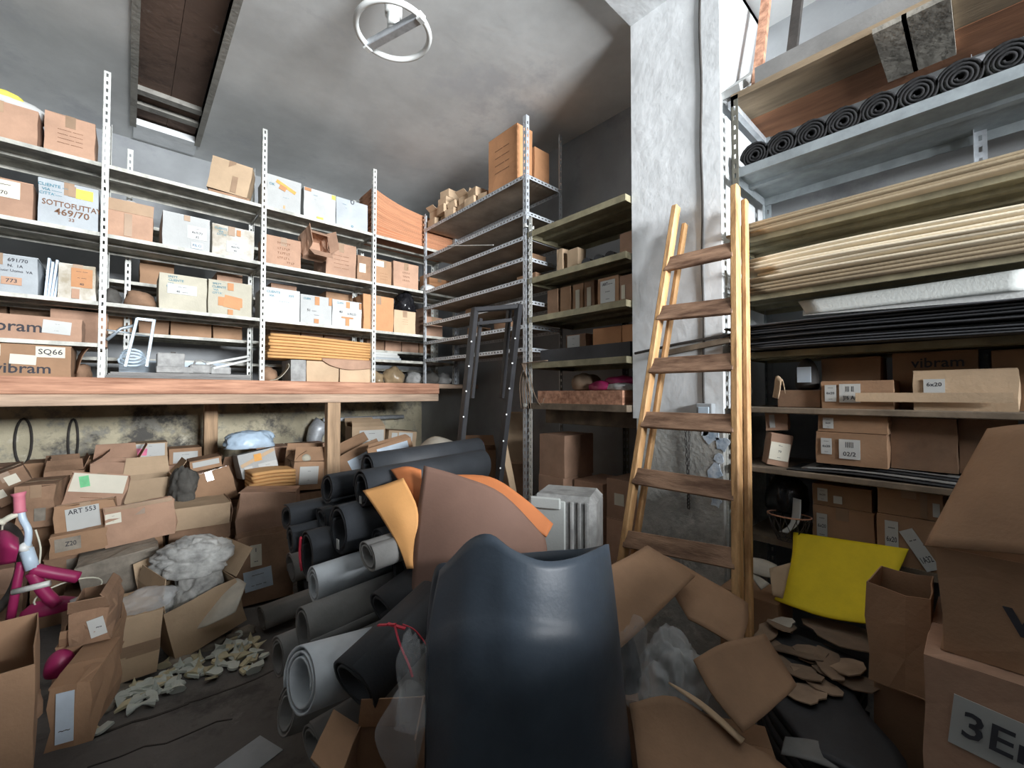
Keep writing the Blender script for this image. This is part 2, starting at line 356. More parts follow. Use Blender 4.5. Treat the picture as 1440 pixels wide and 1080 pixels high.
def carton(label, loc, size, rot=(0, 0, 0), mat=None, opened=None, tape=TAPE, stick=(), prints=(), group=None, name='cardboard_box', cat='box', lid=True, crush=.003, bulge=.006, fit=False):
    """loc = middle of the front bottom edge. stick: (u, v, w, h, mat, text, text size, roll) as fractions of the front; prints: (u, v, size, text, mat)
    opened: None = shut, else the opening angles of the front, back, left and right flaps in degrees (None = flap missing)"""
    w, d, h = size; mat = mat or KR
    t = thing(name, label, cat, loc, rot, group); g = .004
    if opened is None:
        V, Fc = softbox(w, d, h - .006 if lid else h, 3, bulge, crush); mb = MB(); mb.V, mb.Fc = V, Fc; mb.build('body', mat, t)
        if lid:
            for s in (0, 1): MB().box((-w / 2, d * .502 * s + .001, h - .008), (w / 2, d * (.498 + .502 * s), h - .001)).build('flap', mat, t)
            if tape:
                MB().box((-w / 2 + .002, d * .5 - .025, h - .003), (w / 2 - .002, d * .5 + .025, h + .0012)).build('tape', tape, t)
    else:
        b = MB(); j = lambda: random.uniform(-crush, crush) * 1.5
        b.box((-w / 2, 0, 0), (w / 2, d, g))
        V, Fc = softbox(w, d, h, 3, bulge, crush)
        zt = max(v.z for v in V)
        keep = [f for f in Fc if not all(V[k].z > h * .8 for k in f) and not all(V[k].z < .01 for k in f)]
        V2, F2 = thicken(V, keep, g); i = len(b.V); b.V += V2; b.Fc += [tuple(k + i for k in f) for f in F2]
        b.build('body', mat, t)
        fl = min(d, w) * .48
        defs = (((-w / 2, 0), (w / 2, 0), (0, -1)), ((w / 2, d), (-w / 2, d), (0, 1)), ((-w / 2, d), (-w / 2, 0), (-1, 0)), ((w / 2, 0), (w / 2, d), (1, 0)))
        for ang, (p, q, nn) in zip(opened, defs):
            if ang is None: continue
            L = fl if nn[0] == 0 else min(fl, w * .48)
            if fit:
                # a flap may not swing into a neighbour: take the nearest free angle, folded a little shorter if need be
                B = Matrix.Translation(Vector(loc)) @ Euler(rot).to_matrix().to_4x4(); own = OBST.pop() if OBST else None; done = False
                for sc in (1, .7, .45):
                    for aa in sorted((ang, 150, 125, 105, 90, 75, 60, 40, 20, 8), key=lambda v: abs(v - ang)):
                        pts = [B @ (Vector((p[0] + (q[0] - p[0]) * u, p[1] + (q[1] - p[1]) * u, h + .006)) + Vector((-nn[0] * math.cos(R(aa)), -nn[1] * math.cos(R(aa)), math.sin(R(aa)))) * L * sc * v) for u in (.05, .35, .65, .95) for v in (.25, .6, 1)]
                        if not any(in_obst(z_, .004) for z_ in pts): ang = aa; L *= sc; done = True; break
                    if done: break
                if not done: ang = 5; L *= .45
                if own: OBST.append(own)
            a = R(ang)
            # 0 = lying shut over the box, 90 = upright, 180 = flat outwards
            o = Vector((-nn[0] * math.cos(a), -nn[1] * math.cos(a), math.sin(a))) * L
            P, Q = Vector((*p, h)), Vector((*q, h)); k = (Q - P) * .03
            mid = [Q - k + o * .5, P + k + o * .5]; bow = Vector((nn[0], nn[1], .3)) * L * random.uniform(-.06, .1)
            V2, F2 = thicken([P, Q, mid[0] + bow, mid[1] + bow, Q - k * 2 + o, P + k * 2 + o], [(0, 1, 2, 3), (3, 2, 4, 5)], g)
            fb = MB(); fb.V, fb.Fc = V2, F2; fb.build('flap', mat, t)
    if tape and opened is None and h > .1:
        MB().box((-.025, -.0035, h - min(.09, h * .3)), (.025, .001, h)).build('tape', tape, t)
    for si, s in enumerate(stick):
        u, v, sw, sh, sm = s[:5]; tx = s[5] if len(s) > 5 else None; ts = s[6] if len(s) > 6 else .5; ro = s[7] if len(s) > 7 else 0
        lb = MB().box((-sw * w / 2, -.0012, -sh * h / 2), (sw * w / 2, .0012, sh * h / 2)).build('paper_label', sm, t)
        lb.location = ((u - .5) * w, -.0045 - .0013 * si, v * h); lb.rotation_euler = (0, R(ro), 0)
        if tx:
            ls = tx if isinstance(tx, list) else [tx]
            for q, l in enumerate(ls):
                lettering(l, lb, (0, -.0016, sh * h * (.5 - (q + .5) / len(ls))), sh * h * ts / len(ls), INK, sx=min(1.0, 1.6 * sw * w / (max(1, len(l)) * sh * h * ts / len(ls))))
    for p in prints:
        u, v, sz, tx, pm = p[:5]; ro = p[5] if len(p) > 5 else 0
        lettering(tx, t, ((u - .5) * w, -.0042, v * h), sz * h, pm, rot=(math.pi / 2, R(ro), 0), sx=min(1.0, 1.75 * w * .9 / (max(1, len(tx)) * sz * h)))
    return t
# ------------------------------------------------------------------ setting
CZ, YB, XR, XL, YF = 4.02, 5.62, 3.25, -2.6, -2.6     # ceiling, back wall, right wall, left wall, wall behind the photographer
def struct(name, mb, mat, label, cat='wall', **k):
    o = mb.build(name, mat, None, **k); return tag(o, label, cat, None, 'structure')
struct('floor', MB().box((XL, YF, -.1), (XR, YB, 0)), FLOORM, 'dark dusty concrete floor strewn with scraps', 'floor')
HX0, HX1, HY0 = .03, .47, 1.2                           # hatch recess in the ceiling
cb = MB()
cb.box((XL, YF, CZ), (HX0, YB, CZ + .3)); cb.box((HX1, YF, CZ), (XR, YB, CZ + .3)); cb.box((HX0, YF, CZ), (HX1, HY0, CZ + .3)); cb.box((HX0, 5.33, CZ), (HX1, YB, CZ + .3))
ce = struct('ceiling', cb, CEIL, 'grey painted plaster ceiling with a long boarded recess', 'ceiling')
for k in range(2): MB().box((HX0 + k * .22, HY0, CZ + .07), (HX0 + k * .22 + .217, 5.33, CZ + .11)).build('board', TRAPB, ce)
for y in (4.72, 4.96): MB().box((HX0, y, CZ + .03), (HX1, y + .08, CZ + .07)).build('batten', TRIMG, ce)
for x in (HX0 - .045, HX1): MB().box((x, HY0, CZ - .012), (x + .045, 5.33, CZ + .07)).build('edging', TRIMG, ce)
MB().box((HX0 - .02, 5.27, CZ - .01), (HX1 + .02, 5.56, CZ + .05)).build('plaster_end', PILL, ce)
struct('wall_back', MB().box((XL, YB, 0), (XR, YB + .2, 1.5)), WALLS, 'mould stained yellowish plaster wall under the timber platform')
struct('wall_back_upper', MB().box((XL, YB, 1.5), (XR, YB + .2, CZ)), WALLG, 'grey painted wall behind the long steel shelving')
struct('wall_right', MB().box((XR, YF, 0), (XR + .2, YB, CZ)), WALLG, 'grey wall behind the racks on both sides of the pillar')
WX0, WX1, WZ0, WZ1 = .45, 2.3, 2.04, 3.7
fb = MB(); fb.box((XL, YF - .2, 0), (XR, YF, WZ0)); fb.box((XL, YF - .2, WZ1), (XR, YF, CZ)); fb.box((XL, YF - .2, WZ0), (WX0, YF, WZ1)); fb.box((WX1, YF - .2, WZ0), (XR, YF, WZ1))
struct('wall_front', fb, WALLG, 'grey wall with a wide high window opening behind the photographer')
struct('wall_left', MB().box((XL - .2, YF, 0), (XL, YB, CZ)), WALLG, 'grey side wall beyond the left edge')
# pillar: its -x face looks at the racks' aisle, its -y face is lit by the window
PX, PY0, PY1 = 2.50, 1.005, 1.585
pb = MB().box((PX, PY0, 1.34), (XR, PY1, CZ))
pil = struct('wall_pillar', pb, PILL, 'white plastered pillar behind the wooden ladder', 'pillar')
MB().box((PX - .012, PY0 + .0, 0), (XR, PY1 - .035, 1.34)).build('cement_dado', PILG, pil)
MB().box((PX + .02, PY0 - .012, 0), (XR, PY0, 1.36)).build('rough_plaster', PILR, pil)
random.seed(3)
for cx, cz, s in ((1.035, 1.22, .045), (1.10, 1.26, .05), (1.05, 1.13, .03), (1.075, 1.06, .045), (1.05, .98, .05), (1.08, .95, .03), (1.07, .89, .035), (1.13, 1.285, .03)):
    poly = [((s * random.uniform(.55, 1.15)) * math.cos(a * .7), (s * random.uniform(.6, 1.3)) * math.sin(a * .7)) for a in range(9)]
    MB().prism(poly, .004, Matrix.Translation((PX - .0115, cx - .025, cz)) @ Matrix.Rotation(-math.pi / 2, 4, 'Y') @ Matrix.Rotation(math.pi / 2, 4, 'Z')).build('paint_flake', BLUEP, pil)
struct('trim_1', MB().box((XL, PY0, CZ - .035), (XR, PY1, CZ)), PILL, 'shallow white ceiling beam running out from the pillar', 'beam')
# cable and box on the pillar
cy = at(988, 300, X=PX).y
solo('black_cable', MB().tube([(PX - .006, cy + .004 * math.sin(z * 9), z) for z in [1.42 + k * .11 for k in range(24)]], .0075, 6), BLKM, 'black cable running down the front of the white pillar', 'cable')
p = at(995, 577, X=PX)
t = thing('junction_box', 'small pale blue grey junction box on the pillar at the foot of the cable', 'electrical box', (PX - .004, p.y, p.z - .06))
MB().box((-.045, -.045, 0), (.004, .045, .10)).build('box_body', WG, t, bevel=.004); MB().box((-.052, -.03, .02), (-.045, .03, .08)).build('cover', PALEB, t, bevel=.002)
a, b = at(893, 497, X=PX - .03), at(1030, 470, X=PX - .03)
solo('iron_rod', MB().tube([a, (a + b) / 2 + Vector((-.01, 0, .004)), b], .009, 6), BLKM, 'thin dark iron rod fixed slantwise across the pillar behind the ladder', 'rod')
a, b = at(935, 497, X=PX - .02), at(1028, 478, X=PX - .02)
solo('timber_batten', MB().bar(a, b, .045, .03), BRD, 'dark old timber batten nailed on the pillar behind the ladder', 'batten')
c0 = at(969, 600, X=PX - .02); zs = c0.z
ch = MB()
for k in range(17):
    for s in (0, 1):
        yy = c0.y + (.018 if s else -.004) * (1 - k / 22); zz = zs - .024 * k
        pts = [(PX - .03 + (.006 * math.cos(q * math.pi / 3) if (k + s) % 2 else 0), yy + (0 if (k + s) % 2 else .006 * math.cos(q * math.pi / 3)), zz + .0155 * math.sin(q * math.pi / 3)) for q in range(6)]
        ch.tube(pts, .0026, 4, True)
for k in range(4):
    pts = [(PX - .03, c0.y + .003 + .007 * math.cos(q * math.pi / 3), zs - .41 - .02 * k + .0145 * math.sin(q * math.pi / 3)) for q in range(6)]; ch.tube(pts, .004, 4, True)
solo('iron_chain', ch, BLKM, 'doubled dark iron chain hanging on the cement below the pillar box', 'chain')

# ------------------------------------------------------------------ timber platform under the long rack
RY = 4.20
def platform():
    zt = 1.615
    struct('trim_2', MB().box((XL, RY + .05, zt - .05), (XR, YB, zt - .001)), WOODP, 'timber deck of the platform that carries the shelving', 'platform')
    solo('timber_beam', MB().box((XL, RY - .06, zt - .115), (2.62, RY + .05, zt)), WOODR, 'red brown squared timber beam under the long steel shelving', 'beam', bevel=.006)
    solo('timber_beam', MB().box((XL, RY - .045, zt - .195), (2.62, RY + .06, zt - .116)), WOODP, 'paler worn timber beam bolted below the red brown beam', 'beam', bevel=.006)
    for px, yy, wd, lab in ((470, RY - .02, .12, 'pale sawn timber post under the platform beside an open box'), (297, RY + .9, .11, 'grey brown timber post standing against the stained wall')):
        q = at(px, 600, Y=yy); solo('timber_post', MB().box((q.x - wd / 2, yy, 0), (q.x + wd / 2, yy + .09, zt - .196 if yy < 4.5 else zt - .05)), WOODV, lab, 'post', bevel=.004)
    solo('timber_beam', MB().box((2.62, 1.6, 1.26), (2.72, 2.50, 1.386)), BRD, 'dark timber bearer under the shelves between corner post and pillar', 'beam', bevel=.005)
platform()
for px, lab in ((33, 'broad dark mould outline modelled as a loop on the stained wall'), (103, 'narrow dark mould outline modelled as a loop on the stained wall')):  # dark mould outlines on the wall, modelled as black tube loops
    hw = .05 if px < 50 else .032
    q = at(px, 600, Y=YB - .02); pts = [(q.x + hw * math.cos(a), YB - .012, q.z - .13 + (.14 + .06) * (1 if math.sin(a) > 0 else 1) * math.sin(a)) for a in [k * math.pi / 10 for k in range(20)]]
    solo('mould_loop', MB().tube(pts, .010, 6, True), BLKM, lab, 'mould mark')
q = at(440, 600, Y=YB - .1)
t = thing('zinc_flue', 'grey zinc duct elbow with a pipe along the stained wall behind the timber post', 'duct', (q.x, YB - .16, q.z - .25))
MB().tube([(0, 0, 0), (0, 0, .12), (.02, 0, .2), (.1, 0, .27)], [.09, .09, .1, .13], 12).build('elbow', GALV, t, True)
MB().tube([(.1, 0, .33), (1.2, .05, .33)], .028, 8).build('pipe', GALV, t, True)

# ------------------------------------------------------------------ slotted-angle shelving
ANG = {}
def angle_mesh(L, w=.038, pitch=.055, sh=.026, sw=.012, t=.003):
    key = (round(L, 3), w, pitch)
    if key in ANG: return ANG[key]
    V = []; Fc = []; n = int(L / pitch)
    for fl in (0, 1):
        zs = []
        for k in range(n): zs += [(k * pitch, 0), (k * pitch + (pitch - sh) / 2, 1), (k * pitch + (pitch + sh) / 2, 0)]
        zs += [(n * pitch, 0), (max(L, n * pitch + .001), 0)]; xs = [0, (w - sw) / 2, (w + sw) / 2, w]
        i0 = len(V)
        for z, _ in zs:
            for x in xs: V.append(Vector((x, 0, z)) if fl == 0 else Vector((0, x, z)))
        for k in range(len(zs) - 1):
            for c in range(3):
                if zs[k][1] and c == 1: continue
                a = i0 + k * 4 + c; f = (a, a + 1, a + 5, a + 4); Fc.append(f if fl == 0 else f[::-1])
    V, Fc = thicken(V, Fc, t); ANG[key] = mesh('slotted_angle', V, Fc); return ANG[key]
def angle(name, L, mat, parent, loc, rot=(0, 0, 0), sc=(1, 1, 1), **k):
    me = angle_mesh(L, **k); kk = (me.name, mat.name)
    if kk not in ANG:
        m2 = me.copy(); m2.materials.append(mat); ANG[kk] = m2
    o = bpy.data.objects.new(name, ANG[kk]); COL.objects.link(o); o.parent = parent; o.location = loc; o.rotation_euler = rot; o.scale = sc; return o
PAN = {}
def pan_mesh(L, D, lip=.027, ribs=1, mat=None):
    key = (round(L, 3), D, lip, ribs, mat.name)
    if key not in PAN:
        b = MB(); b.box((0, 0, -.003), (L, D, 0)); b.box((0, 0, -lip), (L, .003, -.003)); b.box((0, .003, -lip), (L, .014, -lip + .003))
        b.box((0, D - .003, -lip), (L, D, -.003)); b.box((0, .003, -lip), (.003, D - .003, -.003)); b.box((L - .003, .003, -lip), (L, D - .003, -.003))
        for r in range(ribs):
            y = D * (r + 1) / (ribs + 1); b.box((.004, y - .02, -.024), (L - .004, y + .02, -.003))
        me = mesh('shelf', b.V, b.Fc); me.materials.append(mat); PAN[key] = me
    return PAN[key]
def pan(L, D, mat, parent, loc, rot=(0, 0, 0), name='shelf', **k):
    o = bpy.data.objects.new(name, pan_mesh(L, D, mat=mat, **k)); COL.objects.link(o); o.parent = parent; o.location = loc; o.rotation_euler = rot; return o
ZA, ZB, ZC, ZD, ZE = 3.15, 2.65, 2.16, 1.86, 1.615
X0 = -.137
rk = thing('steel_shelving', 'long white steel shelving with slotted posts loaded with boxes above the timber beam', 'shelving', (X0, RY, ZE))
for k in range(-1, 4):
    x = k * 1.004
    angle('post', 2.20, STEEL, rk, (x - .019, -.004, 0)); angle('post', 2.05, STEEL, rk, (x + .019, .52, 0), (0, 0, math.pi))
    if k < 3:
        for z in (ZA, ZB, ZC) + ((ZD,) if k in (-1, 2) else ()):
            pan(.985, .50, SHELFW, rk, (x + .01, .006, z - ZE - random.uniform(0, .006)))
rk2 = thing('steel_shelving', 'second row of white steel shelving standing behind the long front row', 'shelving', (X0, RY + .62, ZE))
for k in range(-1, 4):
    x = k * 1.004 + .13
    angle('post', 1.95, STEEL, rk2, (x - .019, -.004, 0))
    if k < 3:
        for z in (2.95, 2.45, 2.02, 1.80): pan(.985, .45, SHELFW, rk2, (x + .01, .006, z - ZE))

# middle rack, along the right wall, facing the aisle
MX, MY0, MY1 = 2.44, 2.545, 4.19
ML = MY1 - MY0
mr = thing('slotted_rack', 'tall galvanised slotted angle rack with many close shelves in the corner', 'shelving', (MX, MY0, 0))
angle('post', 3.83, GALV, mr, (0, 0, 0)); angle('post', 3.83, GALV, mr, (.45, 0, 0), (0, 0, math.pi / 2)); angle('post', 3.5 - ZE, GALV, mr, (0, ML, ZE), (0, 0, -math.pi / 2)); angle('post', 3.5 - ZE, GALV, mr, (.45, ML, ZE), (0, 0, math.pi))
ZM = [CH + k for k in (1.83, 1.52, 1.315, 1.14, .96, .78, .575, .385)]
for i, z in enumerate(ZM):
    # front rail along y, its slotted face to the aisle; end rail along x at the near end
    angle('rail', ML - .01, GALV, mr, (-.002, .005, z), (-math.pi / 2, 0, 0), pitch=.042, sh=.022, sw=.010, w=.034)
    angle('rail', ML - .01, GALV, mr, (.448, .005, z), (-math.pi / 2, 0, 0), (-1, 1, 1), pitch=.042, sh=.022, sw=.010, w=.034)
    angle('end_rail', .44, GALV, mr, (.004, -.002, z), (0, math.pi / 2, 0), pitch=.042, sh=.022, sw=.010, w=.034)
    if True:
        V, Fc = gridsheet([[Vector((.004 + .44 * u, .006 + (ML - .012) * v, z - .004 - .012 * math.sin(math.pi * v) * math.sin(math.pi * u))) for v in (0, .33, .66, 1)] for u in (0, .5, 1)], 4, .004)
        b = MB(); b.V, b.Fc = V, Fc; b.build('shelf_board', HARD, mr, True)
for (u0, z0, u1, z1) in ((.3, 1.31, .75, 1.17),):
    MB().tube([(-.01, ML * (1 - u0), CH + 1.52), (-.012, ML * (1 - u1), CH + 1.335)], .005, 5).build('brace_wire', STEEL, mr)
for y0 in (.0,):
    for zz in (CH + 1.38, CH - .09):
        b = MB(); b.tube([(-.03, -.02, zz), (.05, -.02, zz)], .006, 6); b.box((-.038, -.034, zz - .013), (-.028, -.006, zz + .013)); b.box((.05, -.034, zz - .013), (.06, -.006, zz + .013)); b.build('clamp_bolt', STEEL, mr)

# dim rack between the corner post and the pillar
dr = thing('dusty_rack', 'dark dusty steel rack in the shadow between corner post and pillar', 'shelving', (MX, PY1 + .02, 0))
DLn = MY0 - .03 - (PY1 + .02)
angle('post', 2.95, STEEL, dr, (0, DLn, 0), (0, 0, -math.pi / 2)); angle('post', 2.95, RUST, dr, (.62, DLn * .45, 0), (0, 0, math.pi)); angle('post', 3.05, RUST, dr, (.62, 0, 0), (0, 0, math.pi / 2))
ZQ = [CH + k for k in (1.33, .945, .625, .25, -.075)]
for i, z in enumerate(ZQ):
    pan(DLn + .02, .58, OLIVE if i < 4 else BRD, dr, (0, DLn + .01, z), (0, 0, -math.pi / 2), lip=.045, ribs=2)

# right rack in front of the pillar's bright side
QX, QY = 2.52, .955
qr = thing('long_rack', 'long steel rack of rubber and board sheets beside the ladder', 'shelving', (QX, QY, 0))
QL = 2.6
for y in (0, -QL):
    angle('post', 3.18, RUST if y == 0 else GALV, qr, (0, y, 0), (0, 0, -math.pi / 2)); angle('post', 3.18, BLUEST, qr, (.53, y, 0), (0, 0, math.pi))
angle('post', 3.12, GALV, qr, (.50, -.92, 0), (0, 0, math.pi), w=.045)
ZR = [CH + k for k in (1.26, .855, .535, .225)]
for i, z in enumerate(ZR):
    pan(QL, .52, BLUEST if i == 0 else OLIVE, qr, (.004, .0, z), (0, 0, -math.pi / 2), lip=.05 if i == 0 else .03, ribs=1 if i == 0 else 2)
MB().bar((.0, .0, CH + 1.64), (.53, .0, CH + 1.64), .03, .04).build('end_rail', GALV, qr)
MB().box((.0, -QL, CH + 1.655), (.26, .0, CH + 1.69)).build('top_board', PLK, qr); MB().box((.263, -QL, CH + 1.653), (.54, .0, CH + 1.688)).build('top_board', PLK2, qr)
for px, wd, tone in ((1252, .115, GPL), (1303, .15, GPL)):
    yy = at(px, 60, X=QX).y - QY; b = MB().box((-.03, yy - wd / 2, CH + 1.628), (.42, yy + wd / 2, CH + 1.652)); b.build('cross_batten', tone, qr)
for z, x0 in ((CH - .07, -.02), (CH - .385, -.03)):
    MB().box((x0, -QL, z - .03), (.50, -.0, z)).build('shelf_plank', BRD, qr, bevel=.004)
MB().box((.05, -QL, .70), (.52, -.02, .735)).build('shelf_plank', BRD, qr)

# ------------------------------------------------------------------ ladder
lt = thing('wooden_ladder', 'old wooden folding ladder with paint spattered rungs leaning on the pillar', 'ladder', (1.85, 1.05, 0))
O = Vector((1.85, 1.05, 0))
def lp(px, py, X): return at(px, py, X=X) - O
tl, tr = lp(951, 290, 2.40), lp(1034, 262, 2.40)
ml, mrr = lp(880, 755, 2.05), lp(1037, 800, 2.02)
bl = tl + (ml - tl) * ((tl.z) / (tl.z - ml.z)); br = tr + (mrr - tr) * ((tr.z) / (tr.z - mrr.z))
def rail(a, b, w, dp, name='rail', mat=LADW):
    m = MB(); m.bar(b, a + (b - a) * .0, w, dp, up=(1, 0, 0)); return m.build(name, mat, lt, bevel=.006)
rail(tl, bl, .036, .055); rail(tr, br, .036, .055)
off = Vector((.05, -.028, -.10))
rail(tl + off, bl + Vector((.075, -.02, 0)), .028, .04, 'rear_rail'); rail(tr + Vector((.05, -.028, -.07)), br + Vector((.075, -.02, 0)), .028, .04, 'rear_rail')
for ly, ry in ((372, 350), (441, 430), (515, 509), (590, 596), (668, 690), (755, 783)):
    def onr(a, b, py, pxs):
        lo, hi = 0, 1
        for _ in range(40):
            mid = (lo + hi) / 2; P = a + (b - a) * mid + O; rel = P - CAM; dz = rel.dot(FW)
            if HY - F * rel.z / dz < py: lo = mid
            else: hi = mid
        return a + (b - a) * lo
    A, B = onr(tl, bl, ly, 0), onr(tr, br, ry, 0)
    m = MB(); m.bar(A + Vector((-.012, 0, 0)), B + Vector((-.012, 0, 0)), .092, .024, up=(1, 0, -.4)); m.build('rung', RUNG, lt, bevel=.004)

# ------------------------------------------------------------------ ring lamp on the ceiling
lc = at(553, 45, Z=3.60)
t = thing('ring_lamp', 'white circular fluorescent ceiling lamp with a cross bar', 'lamp', (lc.x, lc.y, 3.60))
rr = .205
MB().tube([(rr * math.cos(a), rr * math.sin(a), 0) for a in [k * math.pi / 24 for k in range(48)]], .0165, 10, True).build('ring_tube', WPL, t, True)
ba = R(-71)
bd = Vector((math.cos(ba), math.sin(ba), 0))
MB().bar(-bd * .2, bd * .2, .05, .04).build('cross_bar', GALV, t, bevel=.004)
for s in (-1, 1): MB().bar(bd * s * .19 + Vector((0, 0, -.005)), bd * s * .225 + Vector((0, 0, -.005)), .05, .04).build('tube_clip', WPL, t, bevel=.004)
MB().tube([(0, 0, .01), (0, 0, .10)], .035, 12).build('socket', WPL, t, True)
MB().tube([(0, 0, .10), (0, 0, .12), (0, 0, .425)], [.05, .05, .05], 14).build('ceiling_cup', WPL, t, True)
# ------------------------------------------------------------------ boxes on the long rack
FY = RY + .039
def wbox(label, x0, x1, yt, z, mat=KR, dp=.36, yfront=FY, gap=.002, **k):
    ym = HY - (HY - yt) * .6
    a, b = at(x0, ym, Y=yfront), at(x1, ym, Y=yfront); top = at((x0 + x1) / 2, yt, Y=yfront).z
    return carton(label, ((a.x + b.x) / 2, yfront, z + gap - .002), (abs(b.x - a.x), dp, max(.05, top - z)), (0, 0, k.pop('yaw', 0)), mat, **k)
LN = ['-------- ------', '------ --------', '--------- ----', '------- -------']
def lines(u, v0, dv, n, sz, m): return [(u, v0 - dv * i, sz, LN[i % 4], m) for i in range(n)]
random.seed(11)
# bay 0
wbox('brown box with shiny tape under a white and yellow bag on the top shelf', -70, 50, 138, ZA, KP, tape=TAPEC)
q = at(22, 132, Y=FY + .12)
t = lump('paper_bag', (q.x - .05, FY + .16, at(0, 140, Y=FY).z - .012), (.20, .14, .085), WB, 'white plastic bag with yellow print lying on the brown taped box', 'bag', .14, 1.3, 4, 3)
b = lump('printed_patch', (.0, -.09, .045), (.10, .05, .05), PAPERY, '', '', .1, 1.2, 2, 2, parent=t)
wbox('kraft box printed with rows of brown text beside the first slotted post, top shelf', 59, 131, 163, ZA, KP, prints=lines(.5, .62, .11, 4, .10, INKR))
wbox('kraft box with cream label beside the white handwritten box', -70, 44, 246, ZB, KP, stick=((.62, .72, .42, .45, PAPERC, ['~~~', '70'], .6),))
wbox('white box handwritten SOTTOFUTTAY 469/70 with a yellow sticker', 51, 136, 257, ZB, WG, stick=((.76, .80, .30, .22, PAPERY, ['------', '------'], .5), (.55, .82, .13, .24, TAPE)), prints=((.25, .86, .09, 'CLIENTE ----', INKB), (.22, .76, .08, 'VIA ------', INKB), (.2, .67, .08, "CITTA'----", INKB), (.56, .48, .17, 'SOTTOFUTTAY', INKR), (.56, .31, .2, '469/70', INKR), (.55, .17, .1, '33', INKR)), lid=True)
wbox('battered white box handwritten 691/70 beside folded bluish sheets', -70, 52, 354, ZC, WG, prints=((.75, .85, .13, '691/70', INK), (.72, .70, .1, 'N.  1A', INK), (.72, .57, .09, 'Cuor Uomo  VA', INK)), stick=((.68, .3, .25, .2, KP, '773', .7),), crush=.008)
for i in range(4):
    q = at(64 + i * 4.2, 400, Y=FY)
    solo('folded_sheet', MB().box((q.x - .006, FY + .01 * i, ZC), (q.x + .006, FY + .33, ZC + .26 - .02 * (i % 2)), Matrix.Translation((q.x, 0, ZC)) @ Matrix.Rotation(R(3 + i), 4, 'Y') @ Matrix.Translation((-q.x, 0, -ZC))), PAPERB, 'bluish grey sheet filed upright between two worn white boxes', 'sheet', 'upright bluish sheets')
wbox('torn white and brown box with ragged orange paper, beside the folded bluish sheets', 82, 133, 372, ZC, WS, stick=((.62, .62, .6, .55, KO, ['~~ ~~', '~ ~~', '40'], .5), (.45, .15, .22, .28, KP)), crush=.008)
wbox('low kraft box printed vibram with a white label on the narrow shelf', -110, 115, 440, ZD, KP, dp=.3, stick=((.82, .57, .2, .55, PAPER, ['-- --', '- ---'], .3, 4),), prints=((.52, .5, .62, 'vibram', INK),), tape=None)
wbox('plain kraft box behind the low printed box on the narrow shelf', 70, 150, 437, ZD, KP, dp=.17, yfront=FY + .305, tape=None)
wbox('kraft box with stickers SQ66 printed vibram, standing on the beam', -60, 100, 483, ZE, KR, dp=.42, stick=((.80, .78, .28, .34, PAPERC, 'SQ66', .7), (.2, .78, .3, .34, PAPERC, ['----', '---'], .4), (.55, .52, .24, .3, PAPERC, None, .5, 3)), prints=((.55, .24, .44, 'vibram', INK),), tape=None)
q = at(113, 520, Y=FY); sheet('bent_cardboard', [[(108, 525, 3.06), (116, 500, 3.06), (128, 486, 3.06)], [(103, 526, 3.2), (110, 500, 3.2), (122, 486, 3.2)]], KD, 'dark bent cardboard strip leaning beside the SQ66 box', 'cardboard', .004)
lump('crumpled_paper', (at(117, 520, Y=FY + .2).x, FY + .30, ZE), (.05, .06, .08), KD, 'crumpled dark packing paper beside the SQ66 box', 'paper', .3, 2, 8, 3)
# bay 1
a = at(281, 258, Y=FY); b_ = at(352, 275, Y=FY)
carton('tilted dusty kraft box with a torn corner alone on the top shelf', ((a.x + b_.x) / 2 + .015, FY + .02, ZA + .045), (.29, .27, .27), (R(2), R(8), R(-14)), KL, stick=((.62, .3, .14, .5, TAPE),), crush=.008, tape=TAPE)
solo('flat_cardboard', MB().box(((a.x + b_.x) / 2 - .12, FY, ZA), ((a.x + b_.x) / 2 + .17, FY + .3, ZA + .03), None), KD, 'flattened dark cardboard under the tilted dusty box', 'cardboard')
wbox('kraft box sealed with glossy tape beside the slotted post, second shelf', 148, 214, 283, ZB, KP, tape=TAPEC, stick=((.5, .83, .98, .3, TAPEC), (.45, .35, .17, .6, TAPE)))
q = at(175, 268, Y=FY + .2); lump('film_scrap', (q.x, FY + .17, at(180, 280, Y=FY).z - .012), (.10, .08, .04), BAGM, 'scrap of clear film lying on the glossy taped box', 'plastic film', .4, 2, 3, 3)
wbox('white box labelled 469/70 35 with a brown tape tab', 227, 294, 302, ZB, WB, tape=None, stick=((.72, .52, .42, .38, PAPER, ['---', '469/70', '35'], .75), (.5, .9, .13, .16, TAPE), (.72, .14, .25, .18, PAPERB, ['FILO'], .6)), bulge=.014)
wbox('cream box with tape stains labelled 469/70 at the end of the second shelf', 297, 356, 319, ZB, WS, tape=None, stick=((.54, .33, .42, .36, PAPER, ['----', '469/70', '40'], .7), (.45, .84, .16, .3, TAPE), (.62, .82, .1, .2, KO)), prints=((.2, .86, .09, 'CLIENTE', INKB), (.2, .76, .09, 'VIA', INKB), (.22, .67, .09, "CITTA'", INKB)))
wbox('white box with a printed shipping label marked 40, third shelf', 223, 290, 387, ZC, WC, stick=((.47, .58, .62, .28, PAPER, ['--- ---', '40  -----'], .6),), prints=((.28, .91, .08, 'SPETT.', INKB), (.34, .82, .09, 'CLIENTE', INKB), (.24, .72, .08, 'VIA', INKB), (.3, .64, .08, "CITTA'----", INKB)), tape=None)
